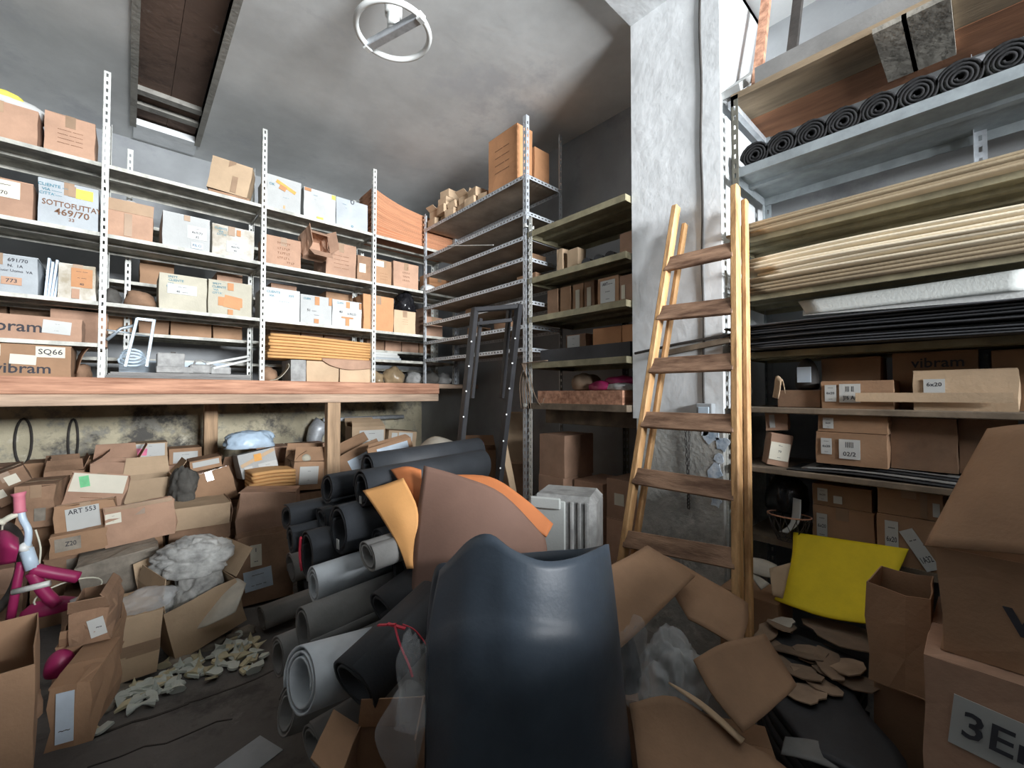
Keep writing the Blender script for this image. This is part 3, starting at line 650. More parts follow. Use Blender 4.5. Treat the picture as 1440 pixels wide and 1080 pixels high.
wbox('white box with a big orange tape stain, third shelf', 292, 353, 396, ZC, WC, stick=((.5, .38, .56, .26, KO), (.55, .38, .4, .36, KO, None, 0, 8), (.5, .84, .14, .22, KO), (.5, .08, .12, .16, KO)), prints=((.2, .88, .08, 'SPETT.', INKB), (.24, .79, .09, 'CLIENTE', INKB), (.17, .70, .08, 'VIA', INKB), (.2, .61, .08, "CITTA'", INKB)), tape=None)
lump('brown_bundle', (at(196, 425, Y=FY + .2).x, FY + .12, ZC), (.10, .12, .10), KD, 'brown wrapped bundle between the slotted post and the shipping box', 'bundle', .2, 1.6, 5, 3)
lump('dark_bundle', (at(158, 425, Y=FY + .2).x, FY + .10, ZC), (.055, .1, .09), CLOTHD, 'dark rag bundle behind the first slotted post, third shelf', 'bundle', .25, 1.8, 6, 3)
# on the beam, bay 1
b = MB()
q0, q1 = at(147, 520, Y=FY), at(352, 520, Y=FY)
for i in range(4):
    solo('ribbed_sheet', MB().box((q0.x + .01 * i, FY - .01 + .004 * i, ZE + .004 + .011 * i), (q1.x + .006 * (i % 2), FY + .38, ZE + .013 + .011 * i)), RUBG, 'dark grey rubber sheet in the thin pile on the beam between two posts', 'sheet', 'grey sheets on the beam')
t = thing('metal_frame', 'pale aluminium frame of bent channels leaning on the shelf above the grey sheets', 'frame', at(185, 517, Y=FY + .06))
o = t.location
Pz = lambda px, py, y: at(px, py, Y=y) - o
MB().bar(Pz(176, 516, FY + .06), Pz(193, 447, FY + .10), .013, .022).build('upright', ALU, t, bevel=.003); MB().bar(Pz(206, 516, FY + .06), Pz(217, 449, FY + .10), .013, .022).build('upright', ALU, t, bevel=.003)
MB().bar(Pz(192, 448, FY + .10), Pz(218, 451, FY + .10), .013, .022).build('crosspiece', ALU, t, bevel=.003)
MB().tube([Pz(150, 478, FY + .1), Pz(170, 462, FY + .14), Pz(188, 458, FY + .12)], .012, 6).build('arm', ALU, t, True); MB().tube([Pz(150, 464, FY + .1), Pz(180, 468, FY + .16), Pz(212, 474, FY + .2)], .007, 6).build('strut', ALU, t, True)
q = at(187, 505, Y=FY + .2); solo('wire_coil', MB().tube([(q.x + .09 * math.cos(a * .5) * (1 - .01 * a), FY + .22, ZE + .13 + .045 * math.sin(a * .5) + .002 * a) for a in range(38)], .009, 6), PALEB, 'coil of blue hose behind the aluminium frame', 'hose', smooth=True)
q = at(241, 518, Y=FY)
t = thing('stone_block', 'grey cement block with a lower step on the grey sheets', 'block', (q.x, FY + .03, ZE + .05))
MB().box((-.085, 0, 0), (.085, .16, .155)).build('block', GREYM, t, bevel=.006); MB().box((-.09, -.02, 0), (.14, 0, .05)).build('step', GREYM, t, bevel=.004); MB().box((.0, .04, .155), (.03, .08, .168)).build('knob', BLKM, t)
q = at(285, 515, Y=FY)
t = thing('old_scale', 'grey enamelled appliance with a curved handle on the grey sheets', 'appliance', (q.x, FY + .02, ZE + .05))
MB().box((-.08, 0, 0), (.06, .15, .075)).build('case', GREYM, t, bevel=.012); MB().tube([(-.05, .05, .075), (-.04, .05, .105), (0, .05, .11), (.04, .06, .09), (.1, .06, .06), (.17, .06, .05)], .009, 6).build('handle', GREYM, t, True); MB().box((.06, .02, 0), (.2, .14, .06)).build('tray', GREYM, t, bevel=.006)
for i, (a, b_) in enumerate((((290, 512), (350, 501)), ((300, 518), (352, 506)))):
    solo('white_tube', MB().tube([at(*a, Y=FY + .04), at(*b_, Y=FY + .12)], .011, 7), WPL, 'white plastic tube lying slantwise beside the grey appliance', 'tube', 'white tubes on the beam', smooth=True)
# bay 2
wbox('white box printed with an orange handshake next to the slotted post, top shelf', 374, 422, 250, ZA, WB, tape=None, prints=((.14, .72, .1, 'OK', INKB), (.5, .12, .12, 'E', INKO), (.55, .42, .08, '- -- -', INKB)), stick=((.55, .74, .62, .1, INKO, None, 0, 24), (.45, .68, .2, .14, KO, None, 0, 20)))
wbox('white box with orange tape corners between two other white boxes, top shelf', 426, 471, 268, ZA, WB, tape=None, stick=((.12, .93, .2, .1, KO), (.93, .9, .12, .14, PAPERY), (.5, .06, .2, .1, PAPERY)), prints=((.35, .8, .08, '-----', INKB), (.35, .66, .06, '---', INKB)))
wbox('bluish white box with a small round seal, top shelf beside the brown sheets', 472, 516, 282, ZA, WG, tape=None, prints=((.25, .8, .08, '-----', INKB), (.3, .68, .06, '---', INKB), (.5, .1, .16, 'o', INKB), (.5, .93, .2, 'U', INK)))
wbox('kraft box printed with a grid of figures, second shelf', 373, 422, 334, ZB, KP, prints=((.5, .78, .1, 'TTTTTTT', INKR), (.5, .6, .1, 'LT LT LT', INKR), (.5, .44, .1, 'T LTT LT', INKR), (.5, .28, .1, 'LTT LT L', INKR), (.7, .14, .1, 'TT LT', INKR)), dp=.3)
a = at(440, 395, Y=FY)
carton('torn kraft box lying on its side with flaps hanging out, second shelf', (a.x, FY + .02, ZB + .11), (.20, .22, .16), (R(70), 0, R(8)), KP, opened=(150, 40, 95, 120), crush=.01)
wbox('kraft box with dense brown print beside the torn box, second shelf', 458, 500, 342, ZB, KP, prints=lines(.5, .62, .12, 4, .1, INKR), crush=.006)
wbox('dark brown box with a small pale label, second shelf', 502, 522, 360, ZB, KD, stick=((.35, .5, .45, .35, PAPERC),), tape=None)
wbox('white box with blue print beside the slotted post, third shelf', 371, 421, 406, ZC, WB, tape=None, prints=((.25, .86, .1, 'CLIENTE', INKB), (.2, .74, .09, 'VIA', INKB), (.75, .8, .09, '32/5', INKB), (.55, .6, .09, '- -- - - -', INKB)))
wbox('white box with orange tape and the figure 51, third shelf', 422, 466, 416, ZC, WB, tape=None, stick=((.52, .82, .15, .3, KO), (.95, .85, .1, .28, KO), (.5, .1, .15, .15, KO)), prints=((.2, .86, .09, 'CLIEN', INKB), (.35, .46, .12, '51 ----', INK), (.5, .32, .09, '------', INK)))
wbox('white box with orange tape marked 40, third shelf next to the tall kraft box', 467, 508, 423, ZC, WB, tape=None, stick=((.52, .84, .13, .24, KO), (.95, .85, .08, .24, KO), (.5, .2, .13, .3, KO), (.5, .35, .4, .06, KO)), prints=((.25, .88, .09, 'CLIEN', INKB), (.28, .55, .13, '40', INK), (.65, .5, .11, 'V.FICO', INK)))
def foldstack(name, lab, grp, x0, x1, y, z, n, th, mat, dp=.34, wav=.012, pxend=0):
    for i in range(n):
        j = random.uniform(-.015, .015); zz = z + i * th
        rows = [[Vector((x0 + j + (x1 - x0) * u, y + v * dp + random.uniform(-.006, .006), zz + wav * math.sin(3.2 * u + 1) * (.4 + .6 * i / n))) for u in (0, .3, .6, 1)] for v in (0, .5, 1)]
        sheet(name, rows, mat, lab, 'sheet', th * .8, 4, group=grp)
q0, q1 = at(378, 500, Y=FY), at(521, 500, Y=FY)
wbox('low pale kraft carton under the folded ochre sheets, left end', 431, 476, 508, ZE, KL, tape=None, dp=.3)
wbox('low pale kraft carton under the folded ochre sheets, beside the post', 478, 521, 509, ZE, KL, tape=TAPEC, dp=.3)
wbox('grey plastic tub under the ochre sheets beside the slotted post', 409, 430, 506, ZE, GREYM, tape=None, dp=.3, name='plastic_tub', cat='tub', lid=False)
sheet('curled_sheet', [[Vector((at(x, 500, Y=FY).x, FY + v, at(470, y, Y=FY).z - dz_)) for x, y, dz_ in ((452, 505, f * .02), (466, 505, f * .07), (490, 505, f * .10), (520, 505, f * .08))] for v, f in ((.10, 0), (-.004, 0), (-.022, .45), (-.028, 1))], KP, 'curled pinkish cardboard sheet drooping over the low cartons', 'cardboard', .005)
foldstack('ochre_sheet', 'folded ochre paper sheet in the stack on low cartons by the beam', 'folded ochre sheets', q0.x, q1.x, FY - .005, at(440, 505, Y=FY).z + .012, 8, .027, FOLD)
lump('paper_scrap', (at(386, 530, Y=FY).x, FY + .22, ZE), (.08, .1, .10), KD, 'dark crumpled wrapping at the foot of the second slotted post', 'paper', .35, 2, 12, 3)
q = at(388, 533, Y=FY); sheet('plastic_strip', [[Vector((q.x - .05, FY, ZE + .004)), Vector((q.x + .03, FY, ZE + .03)), Vector((q.x + .10, FY, ZE + .12)), Vector((q.x + .10, FY, ZE + .16))], [Vector((q.x - .05, FY + .12, ZE + .004)), Vector((q.x + .03, FY + .12, ZE + .03)), Vector((q.x + .11, FY + .12, ZE + .12)), Vector((q.x + .11, FY + .12, ZE + .16))]], WC, 'curved cream plastic strip at the foot of the ochre stack', 'strip', .004)
# bay 3
q0 = at(528, 300, Y=FY); q1x = q0.x + 1.0
for i in range(22):
    th = .0165; sag = .10 * (1 - i * .0) ; zz = ZA + i * th
    k = min(1.0, .25 + i / 18)
    rows = [[Vector((q0.x - .03 + random.uniform(-.006, .006) + 1.0 * u, FY + v * .34 + random.uniform(-.004, .004), zz + k * .15 * ((1 - u) ** 3) * (1 if i > 3 else i / 4) * (1))) for u in (0, .15, .35, .65, 1)] for v in (0, 1)]
    sheet('terracotta_sheet', rows, TERR, 'terracotta rubber sheet in the tall bowed stack on the top shelf', 'sheet', th * .62, 3, group='bowed terracotta sheets')
wbox('kraft box with a cream label between dark box and plain kraft box, second shelf', 528, 550, 366, ZB, KR, stick=((.25, .82, .5, .24, PAPERC),), prints=lines(.5, .45, .12, 3, .08, INKR), dp=.3)
wbox('kraft box printed with rows of figures beside the corner rack, second shelf', 553, 588, 370, ZB, KP, prints=((.5, .6, .08, 'LTTLTLT', INKR), (.5, .45, .08, 'TLTLTTL', INKR), (.5, .3, .08, 'LTLTLTL', INKR), (.55, .8, .1, 'Z', INKR)), dp=.3)
wbox('tall reddish kraft box straddling a slotted post, third shelf', 511, 553, 416, ZC, KO, dp=.3, crush=.006)
wbox('kraft box with faint print under the black bin bag, third shelf', 554, 584, 437, ZC, KL, prints=lines(.5, .6, .1, 3, .06, INKR), dp=.28)
lump('bin_bag', (at(572, 430, Y=FY).x + .04, FY + .12, at(570, 437, Y=FY).z - .004), (.12, .12, .16), BAGK, 'crumpled black bin bag on a kraft box on the third shelf', 'bag', .35, 1.8, 9, 4)
for i in range(3):
    q = at(545, 505, Y=FY); solo('paper_ream', MB().box((q.x - .17 + .01 * i, FY + .01, ZD + .025 * i), (q.x + .16 - .02 * i, FY + .28, ZD + .024 + .025 * i)), PAPER if i else WG, 'flat pack of white paper lying on the narrow shelf near the corner', 'paper', 'paper packs in the corner')
for i, (px, s, mt, lab) in enumerate(((535, .075, SACK, 'wrinkled brown plastic sack at the foot of the third slotted post'), (561, .105, SACK, 'shiny brown plastic sack with folds on the beam in the corner'), (590, .08, GREYM, 'dark grey wrapped bundle on the beam under the corner rack'), (612, .09, CLOTHD, 'black bundle on the beam behind the corner rack'), (632, .08, GREYM, 'grey tangled parts at the far end of the beam'))):
    q = at(px, 530, Y=FY); lump('sack' if i < 2 else 'bundle', (q.x, FY + .13, ZE), (s * 1.15, .12, s * 1.2), mt, lab, 'sack' if i < 2 else 'bundle', .35, 1.9, 20 + i, 3)
wbox('kraft box glimpsed through the corner rack with a reddish side, second shelf', 603, 632, 387, ZB, KO, dp=.22, yfront=FY + .2)
wbox('kraft box glimpsed through the corner rack, third shelf', 597, 622, 446, ZC, KP, dp=.28)
q = at(608, 398, Y=FY); lump('white_bowl', (q.x, FY + .08, ZB), (.11, .085, .08), WPL, 'white rounded plastic item seen between the corner rack rails', 'bowl', .04, 1, 2, 3)
# dim goods in the second row
random.seed(5)
for k in range(-1, 3):
    for z in (2.45, 2.02):
        x = X0 + k * 1.004 + .2
        while x < X0 + (k + 1) * 1.004 - .05:
            wd = random.uniform(.2, .32); hh = random.uniform(.16, .3)
            if random.random() < .72:
                carton('dim kraft box on the rear row of shelving, seen between the front boxes', (x + wd / 2, RY + .66, z), (wd - .015, .3, hh), (0, 0, 0), random.choice((KR, KD, KP)), tape=None, group='boxes on the rear shelving row')
            x += wd
for x, lab in ((.3, 'pale bluish panel standing behind the aluminium frame and block'),):
    solo('pale_panel', MB().box((-.05, RY + .60, ZE), (.72, RY + .615, ZE + .17)), PAPERB, lab, 'panel')

# ------------------------------------------------------------------ on top of the corner rack
def xbox(label, px0, px1, yt, z, X, mat=KR, dp=.3, gap=0, **k):
    ym = HY - (HY - yt) * .6
    a, b = at(px0, ym, X=X), at(px1, ym, X=X); top = at((px0 + px1) / 2, yt, X=X).z
    return carton(label, (X, (a.y + b.y) / 2, z + gap), (abs(a.y - b.y), dp, max(.05, top - z)), (0, 0, -math.pi / 2 + k.pop('yaw', 0)), mat, **k)
ZT = ZM[0] + .002
xbox('big kraft box with printed lines at the near end of the corner rack top', 687, 727, 186, ZT, MX + .05, KO, dp=.185, prints=lines(.5, .74, .13, 4, .10, INKR), tape=None)
ya, yb = at(687, 330, X=MX + .05).y, at(727, 330, X=MX + .05).y
carton('big kraft box behind the printed one on the corner rack top', (MX + .255, (ya + yb) / 2 - .01, ZT), (abs(ya - yb), .19, .395), (0, 0, -math.pi / 2), KO, tape=None, prints=lines(.5, .74, .13, 4, .10, INKR))
random.seed(21)
sb = [(MY1 - .12, 0, .0), (MY1 - .12, 1, .08), (MY1 - .29, 0, .0), (MY1 - .30, 1, -.06), (MY1 - .29, 2, .05), (MY1 - .29, 3, .12), (MY1 - .47, 0, .08), (MY1 - .645, 0, -.06), (MY1 - .645, 1, .12), (MY1 - .82, 0, .05), (MY1 - .82, 1, -.07)]
for i, (y, lv, yw) in enumerate(sb):
    op = (150, 95, 90, 90) if i in (1, 8) else None
    carton('small tan shoe box open at the front in the jumble on the corner rack' if op else 'small tan shoe box stacked in the jumble on the corner rack', (MX + .02 + .03 * (i % 3), y, ZT + lv * .092), (.145, .27, .09), (0, 0, -math.pi / 2 + yw), KL, opened=op, tape=None, group='open shoe boxes on the corner rack' if op else 'shoe boxes on the corner rack')
for i, (px, py) in enumerate(((655, 275), (678, 240))):
    carton('small tan shoe box tipped on its side on the corner rack', (MX + .05, (MY1 - .47, MY1 - .98)[i], ZT + (.098, .004)[i]), (.12, .2, .08), (0, R(7 if i else -6), -math.pi / 2 + .08), KL, tape=None, group='tipped shoe boxes')
# goods behind the corner rack rails
random.seed(9)
for i, z in enumerate(ZM[3:7]):
    for k in range(3):
        y = MY0 + .25 + k * .45 + random.uniform(-.1, .1)
        if random.random() < .6: carton('small brown box at the back of the corner rack shelves', (MX + .24, y, z + .002), (random.uniform(.12, .25), .18, .12), (0, 0, -math.pi / 2), random.choice((KR, KD)), tape=None, group='boxes deep in the corner rack')

# ------------------------------------------------------------------ dim rack contents
DXf = MX + .10
xbox('light wooden block on the dim rack behind the corner post', 798, 813, 350, ZQ[1], DXf + .1, KL, dp=.1, tape=None, name='wooden_block', cat='block', lid=False)
xbox('narrow light wooden block on the dim rack beside the corner post', 783, 791, 350, ZQ[1], DXf + .1, KL, dp=.1, tape=None, name='wooden_block', cat='block', lid=False)
for i, (px, py) in enumerate(((835, 338), (852, 334), (868, 332))):
    q = at(px, py, X=DXf + .15); solo('dark_roll', MB().tube([(DXf + .05, q.y, ZQ[1] + .046), (DXf + .45, q.y, ZQ[1] + .046)], .046, 14), SHB, 'dark rubber roll lying on the upper dim shelf', 'roll', 'dark rolls on the dim rack', smooth=False)
xbox('kraft box on the upper dim shelf against the pillar', 872, 892, 326, ZQ[1], DXf, KP, tape=None)
xbox('kraft box with a printed white label on the dim rack', 841, 870, 389, ZQ[2], DXf, KR, stick=((.5, .5, .7, .75, PAPER, ['ART-----', '----', '---'], .6),), tape=None)
xbox('kraft box beside the pillar on the second dim shelf', 872, 893, 386, ZQ[2], DXf, KP, tape=None, stick=((.25, .4, .25, .5, PAPERC),))
for i, px in enumerate((770, 788, 806, 822)):
    xbox('small dim carton in the row beside the labelled box', px, px + 14, 407 - i * 4, ZQ[2], DXf + .1, random.choice((KR, KD)), dp=.2, tape=None, stick=((.5, .5, .4, .6, PAPERC),) if i in (2, 3) else (), group='dim small cartons')
xbox('kraft box with a large white label on the third dim shelf', 796, 824, 470, ZQ[3] + .11, DXf + .08, KD, stick=((.4, .5, .62, .85, PAPER, ['----', '---'], .4),), tape=None)
xbox('orange kraft box on the third dim shelf', 834, 874, 460, ZQ[3] + .11, DXf + .03, KO, tape=None); xbox('orange kraft box tight against the pillar on the third dim shelf', 875, 893, 456, ZQ[3] + .11, DXf + .03, KO, tape=None)
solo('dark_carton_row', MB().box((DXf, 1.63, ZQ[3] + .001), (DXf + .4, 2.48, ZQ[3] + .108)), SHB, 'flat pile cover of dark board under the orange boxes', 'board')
lump('khaki_cloth', (DXf + .14, at(808, 535, X=DXf).y, ZQ[4] + .10), (.12, .12, .10), SCRAP, 'khaki cloth bundle on the low dim shelf', 'cloth', .25, 1.7, 3, 3)
lump('red_cloth', (DXf + .05, at(845, 540, X=DXf).y, ZQ[4] + .10), (.09, .13, .055), MAG, 'crumpled red cloth on the low dim shelf', 'cloth', .3, 1.7, 5, 3)
lump('red_cloth', (DXf + .08, at(868, 530, X=DXf).y + .02, ZQ[4] + .145), (.09, .12, .045), MAG, 'red cloth heaped higher against the pillar on the low dim shelf', 'cloth', .3, 1.7, 6, 3)
lump('grey_cloth', (DXf + .08, at(868, 538, X=DXf).y, ZQ[4] + .10), (.12, .13, .05), GREYM, 'grey brown rag between the red cloths on the low dim shelf', 'cloth', .3, 1.7, 7, 3)
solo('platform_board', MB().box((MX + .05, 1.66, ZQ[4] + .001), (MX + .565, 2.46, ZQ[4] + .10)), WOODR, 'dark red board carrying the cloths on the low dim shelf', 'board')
# rope round the corner post and the dim lower stack
pts = [at(x, y, X=MX - .03) for x, y in ((732, 512), (745, 510), (770, 507))]
b = MB(); b.tube(spline(pts, 4), .006, 6)
for k in range(5):
    ph = k * 1.1; b.tube(spline([at(737 + 3 * math.sin(ph), 512, X=MX - .03 - .006 * k), at(731 + k * 3, 540, X=MX - .035), at(733 + k * 3.4, 575, X=MX - .03)], 4), .005, 5)
b.tube(spline([at(744, 520, X=MX - .03), at(750, 550, X=MX - .02), at(760, 570, X=MX), at(765, 560, X=MX + .02)], 4), .004, 5)
solo('rope', b, SCRAP, 'brown rope tied in loops round the corner post', 'rope', smooth=True)
random.seed(33)
for y, xx, hs in ((2.36, 2.52, (.30, .26, .28, .33)), (2.06, 2.60, (.28, .3, .25)), (1.765, 2.62, (.3, .3, .28))):
    z = 0
    for i, h in enumerate(hs):
        carton('brown carton in the dim stack under the shelves beside the pillar', (xx + random.uniform(0, .03), y, z), (.27, .36, h), (0, 0, -math.pi / 2 + random.uniform(-.02, .02)), KP, tape=None, group='cartons stacked under the dim shelves', stick=((.4, .5, .3, .3, PAPERC),) if y < 2 and i == 2 else ()); z += h + .001

# ------------------------------------------------------------------ right rack contents
random.seed(14)
for k in range(17):
    y = QY - .10 - k * .132; r = .067
    t = thing('rubber_roll', 'black rubber roll in the row lying under the top boards of the sheet rack', 'roll', (QX + .06, y, ZR[0] + .001), group='black rolls on the sheet rack')
    b = MB(); V = []; n = 72
    prof = [(r * (1 - .9 * q / n) * math.cos(q * 8 * math.pi / n), r * (1 - .9 * q / n) * math.sin(q * 8 * math.pi / n)) for q in range(n + 1)]
    for q in prof: V += [Vector((0, q[0], q[1] + r)), Vector((.4, q[0], q[1] + r))]
    V2, F2 = thicken(V, [(2 * q, 2 * q + 1, 2 * q + 3, 2 * q + 2) for q in range(n)], .011); b.V, b.Fc = V2, F2; b.build('rolled_sheet', DULL, t, True)
def longsheets(lab, grp, mat, z, n, th, y0, x0, dep, wav=.0, ovh=.05, L=2.45, cat='sheet', jx=.03, jy=.06, gap=.002):
    for i in range(n):
        yy = y0 + random.uniform(-jy, jy); xx = x0 - random.uniform(0, jx); ph = random.uniform(0, 6)
        rows = []
        for u in (0, .5, 1):
            rows.append([Vector((xx + dep * u, yy - L * v, z + i * (th + gap) + wav * (1 + .3 * math.sin(ph)) * math.sin(v * 9 + ph * .25) * (1 - u * .4) + (.0 if v > 0 else 0))) for v in (0, .1, .2, .3, .4, .5, .6, .75, 1)])
        sheet('stacked_sheet', rows, mat, ('topmost ' if i == n - 1 else 'lowest ' if i == 0 else '') + lab, cat, th, 2, group=grp if 0 < i < n - 1 else None)
longsheets('olive brown hardboard sheet on the shelf below the black rolls', 'olive hardboards, upper shelf', HARDO, ZR[1] + .012, 4, .012, QY - .035, QX - .03, .5, .002, gap=.004)
longsheets('olive brown hardboard sheet lying under the cream sheets', 'olive hardboards, lower shelf', HARDO, ZR[2] + .012, 3, .012, QY - .035, QX - .03, .5, .002, gap=.006)
longsheets('cream rubber sheet in the pile with wavy edges on the middle shelf', 'cream sheets', SHC, ZR[2] + .075, 6, .010, QY - .10, QX - .045, .5, .008, gap=.010)
longsheets('black rubber sheet in the thick pile above the cardboard boxes', 'black sheets', SHB, ZR[3] + .012, 10, .007, QY - .035, QX - .05, .52, .005, gap=.006, jx=.06)
# white panel hanging out below the olive boards
sheet('white_sheet', [[at(1134, 441, X=QX + .04), at(1280, 424, X=QX + .02), at(1450, 404, X=QX + .0)], [at(1122, 424, X=QX + .07), at(1280, 402, X=QX + .05), at(1450, 376, X=QX + .03)]], SHW, 'long white panel lying slantwise on the black sheets', 'panel', .018, 4)
solo('white_strip', MB().bar(at(1130, 440, X=QX + .06), at(1440, 414, X=QX + .03), .02, .03), WB, 'white edge strip under the slanting white panel', 'strip')
# boards and panels above the rack
top = CH + 1.69
solo('grey_slab', MB().box((QX + .02, -1.6, top), (QX + .14, QY - .12, top + .10), None), RUBG, 'grey panel standing on edge on the rack top boards', 'panel')
solo('white_slab', MB().bar((QX + .0, QY + .0, top + .02), (QX + .55, QY - .02, top + .45), .10, .04), WB, 'white slab leaning against the pillar on the rack top', 'slab')
solo('brown_timber', MB().bar((QX + .12, QY - .09, top), (QX + .42, QY - .06, CZ - .05), .05, .04), WOODR, 'red brown timber leaning at the end of the rack top', 'timber')
solo('dark_timber', MB().bar((QX + .22, QY - .22, top), (QX + .55, QY - .20, CZ - .05), .05, .04), BLKM, 'dark timber leaning behind the grey panel', 'timber')
# boxes low on the rack
Z5, Z6, Z7 = CH - .07, CH - .385, .735
rb = lambda *a, **k: xbox(*a, **k)
ztop = lambda x0, x1, yt, X: at((x0 + x1) / 2, yt, X=X).z + .002
Z6s = Z6 + .046                              # boxes stand on the pile of flat sheets
LAB = lambda u, v, s=.16, h=.42, tx=None: (u, v, s, h, PAPER, tx or ['----', '6x20', '---'], .6)
rb('plain kraft box at the back beside the printed one, under the black sheets', 1155, 1238, 503, Z5, QX + .24, KR, dp=.2, tape=None)
rb('kraft box printed vibram at the back under the black sheets', 1255, 1376, 494, Z5, QX + .24, KR, dp=.2, tape=None, prints=((.55, .80, .24, 'vibram', INK), (.75, .5, .1, '=====', INK)))
rb('kraft box at the back near the rack upright, beside the printed one', 1395, 1500, 490, Z5, QX + .24, KR, dp=.2, tape=None)
rb('kraft box with two barcode labels in front of the plain one', 1155, 1256, 535, Z5, QX + .03, KR, dp=.2, tape=None, stick=(LAB(.14, .55, .17, .6), LAB(.42, .55, .3, .66, ['||| ||', 'J/6 A/'])))
rb('wide kraft box with a label 6x20 in front of the printed one', 1284, 1432, 519, Z5, QX + .03, KL, dp=.2, tape=None, stick=((.22, .5, .22, .55, PAPER, ['6x20', '-=-'], .5),))
solo('cardboard_strip', MB().box((QX - .005, at(1425, 560, X=QX).y, Z5 + .035), (QX + .004, at(1203, 555, X=QX).y, Z5 + .075)), KL, 'long tan cardboard strip lying in front of the two label boxes', 'cardboard')
solo('long_brown_box', MB().box((QX + .06, at(1155, 560, X=QX + .06).y + .003, Z5), (QX + .22, at(1093, 560, X=QX + .06).y, Z5 + .09)), KD, 'low dark brown carton at the post end of the shelf', 'box', bevel=.004)
t = lump('jar', (QX + .16, at(1135, 525, X=QX + .16).y, Z5 + .09), (.055, .055, .12), BLKM, 'dark jar with a pale label beside the kraft boxes', 'jar', .05, 1, 3, 3)
MB().box((-.062, -.03, .04), (-.05, .03, .12)).build('paper_label', PAPERB, t)
sheet('crumpled_kraft', [[at(1086, 560, X=QX + .02), at(1092, 530, X=QX + .04), at(1100, 535, X=QX + .05)], [at(1094, 562, X=QX + .0), at(1099, 535, X=QX + .02), at(1102, 555, X=QX + .04)]], KL, 'scrap of crumpled tan paper against the rack post', 'paper', .004, 4, .01)
rb('kraft box with a label, upper of two stacked under the plank', 1150, 1248, 584, ztop(1147, 1246, 609, QX + .03), QX + .03, KR, dp=.3, tape=None, stick=(LAB(.16, .5, .16, .62),))
rb('kraft box with two labels, lower of two stacked under the plank', 1147, 1246, 609, Z6s, QX + .03, KR, dp=.3, tape=None, stick=(LAB(.16, .55, .16, .5), LAB(.5, .5, .3, .6, ['|||||', '02/2'])))
rb('long brown carton beside the two stacked label boxes', 1252, 1345, 588, Z6s, QX + .10, KD, dp=.3, tape=None); rb('long brown carton beneath the slanting flap on the rack', 1348, 1430, 588, Z6s, QX + .14, KD, dp=.3, tape=None)
q = at(1097, 620, X=QX + .07)
carton('small leaning carton with printed labels against the rack post', (QX + .05, q.y + .01, Z6 + .005), (.10, .12, .17), (R(0), R(9), -math.pi / 2 + .5), KP, tape=None, stick=((.5, .45, .9, .55, PAPERC, ['=--', '70', '---'], .5),))
carton('small upper carton with a white label on the leaning one', (QX + .08, q.y + .015, Z6 + .19), (.10, .12, .10), (0, R(-4), -math.pi / 2 + .2), KP, tape=None, stick=((.3, .5, .25, .7, PAPER),))
for i in range(4):
    a = [at(x, y, X=QX - .03 + .03 * i) for x, y in ((1105 + 20 * i, 655 + i * 1.5), (1200, 655), (1360, 672))]
    sheet('flat_sheet', [[Vector((QX - .02 + .04 * i, p.y, Z6 + .006 + .009 * i + (.012 if k == 1 else 0))) for k, p in enumerate(a)], [Vector((QX + .26 + .02 * i, p.y, Z6 + .006 + .009 * i)) for p in a]], (SHB, RUBG, SHB, RUBG)[i], 'flat grey rubber sheet lying on the dusty plank', 'sheet', .006, 4, group='flat sheets on the dusty plank')
rb('kraft box with a label, upper of two at the rack foot', 1142, 1224, 684, ztop(1142, 1228, 715, QX + .1), QX + .1, KR, dp=.3, tape=None, stick=(LAB(.18, .5, .18, .6), (.45, .35, .15, .35, PAPER)))
rb('kraft box with a label, lower of two at the rack foot', 1142, 1228, 715, Z7, QX + .1, KR, dp=.3, stick=(LAB(.16, .5, .18, .6),))
rb('wide kraft box with tape, upper one beside the yellow sheet', 1232, 1325, 690, ztop(1232, 1330, 728, QX + .06), QX + .06, KR, dp=.3, stick=((.72, .5, .1, .9, TAPE), (.9, .4, .1, .5, PAPER)))
rb('kraft box with hanging labels, lower one beside the yellow sheet', 1232, 1330, 728, Z7, QX + .06, KR, dp=.3, tape=None, stick=(LAB(.22, .5, .2, .75, ['-----', '6x20', '----']), (.62, .4, .22, .8, PAPER, ['-- --', '1A32'], .4, -30)))
# wire basket with white paper
q = at(1106, 730, X=QX + .02)
t = thing('wire_basket', 'rusty wire basket holding white paper at the foot of the rack post', 'basket', (QX + .06, q.y, Z7))
b = MB()
for k, (zz, rr_) in enumerate(((.0, .055), (.13, .10))): MB().tube([(rr_ * .7 * math.cos(a), rr_ * math.sin(a), zz + .004) for a in [j * math.pi / 8 for j in range(16)]], .004 if k else .0025, 5, True).build('rim', WOODR if k else BLKM, t, True); b = MB()
for j in range(12):
    a = j * math.pi / 6
    for s in (-1, 1): b.tube([(.055 * .7 * math.cos(a), .055 * math.sin(a), .004), (.08 * .7 * math.cos(a + s * .3), .08 * math.sin(a + s * .3), .065), (.10 * .7 * math.cos(a + s * .55), .10 * math.sin(a + s * .55), .13)], .002, 4)
b.build('wire', BLKM, t)
sheet('white_paper', [[at(1096, 748, X=QX + .03), at(1112, 735, X=QX + .06), at(1116, 700, X=QX + .10)], [at(1108, 750, X=QX + .01), at(1124, 735, X=QX + .03), at(1127, 703, X=QX + .08)]], PAPER, 'white paper stuck in the wire basket', 'paper', .003)
lump('black_bag', (QX + .18, at(1100, 690, X=QX + .18).y - .02, Z7 + .12), (.10, .10, .16), BAGK, 'black bag hanging behind the wire basket', 'bag', .25, 1.5, 2, 3)
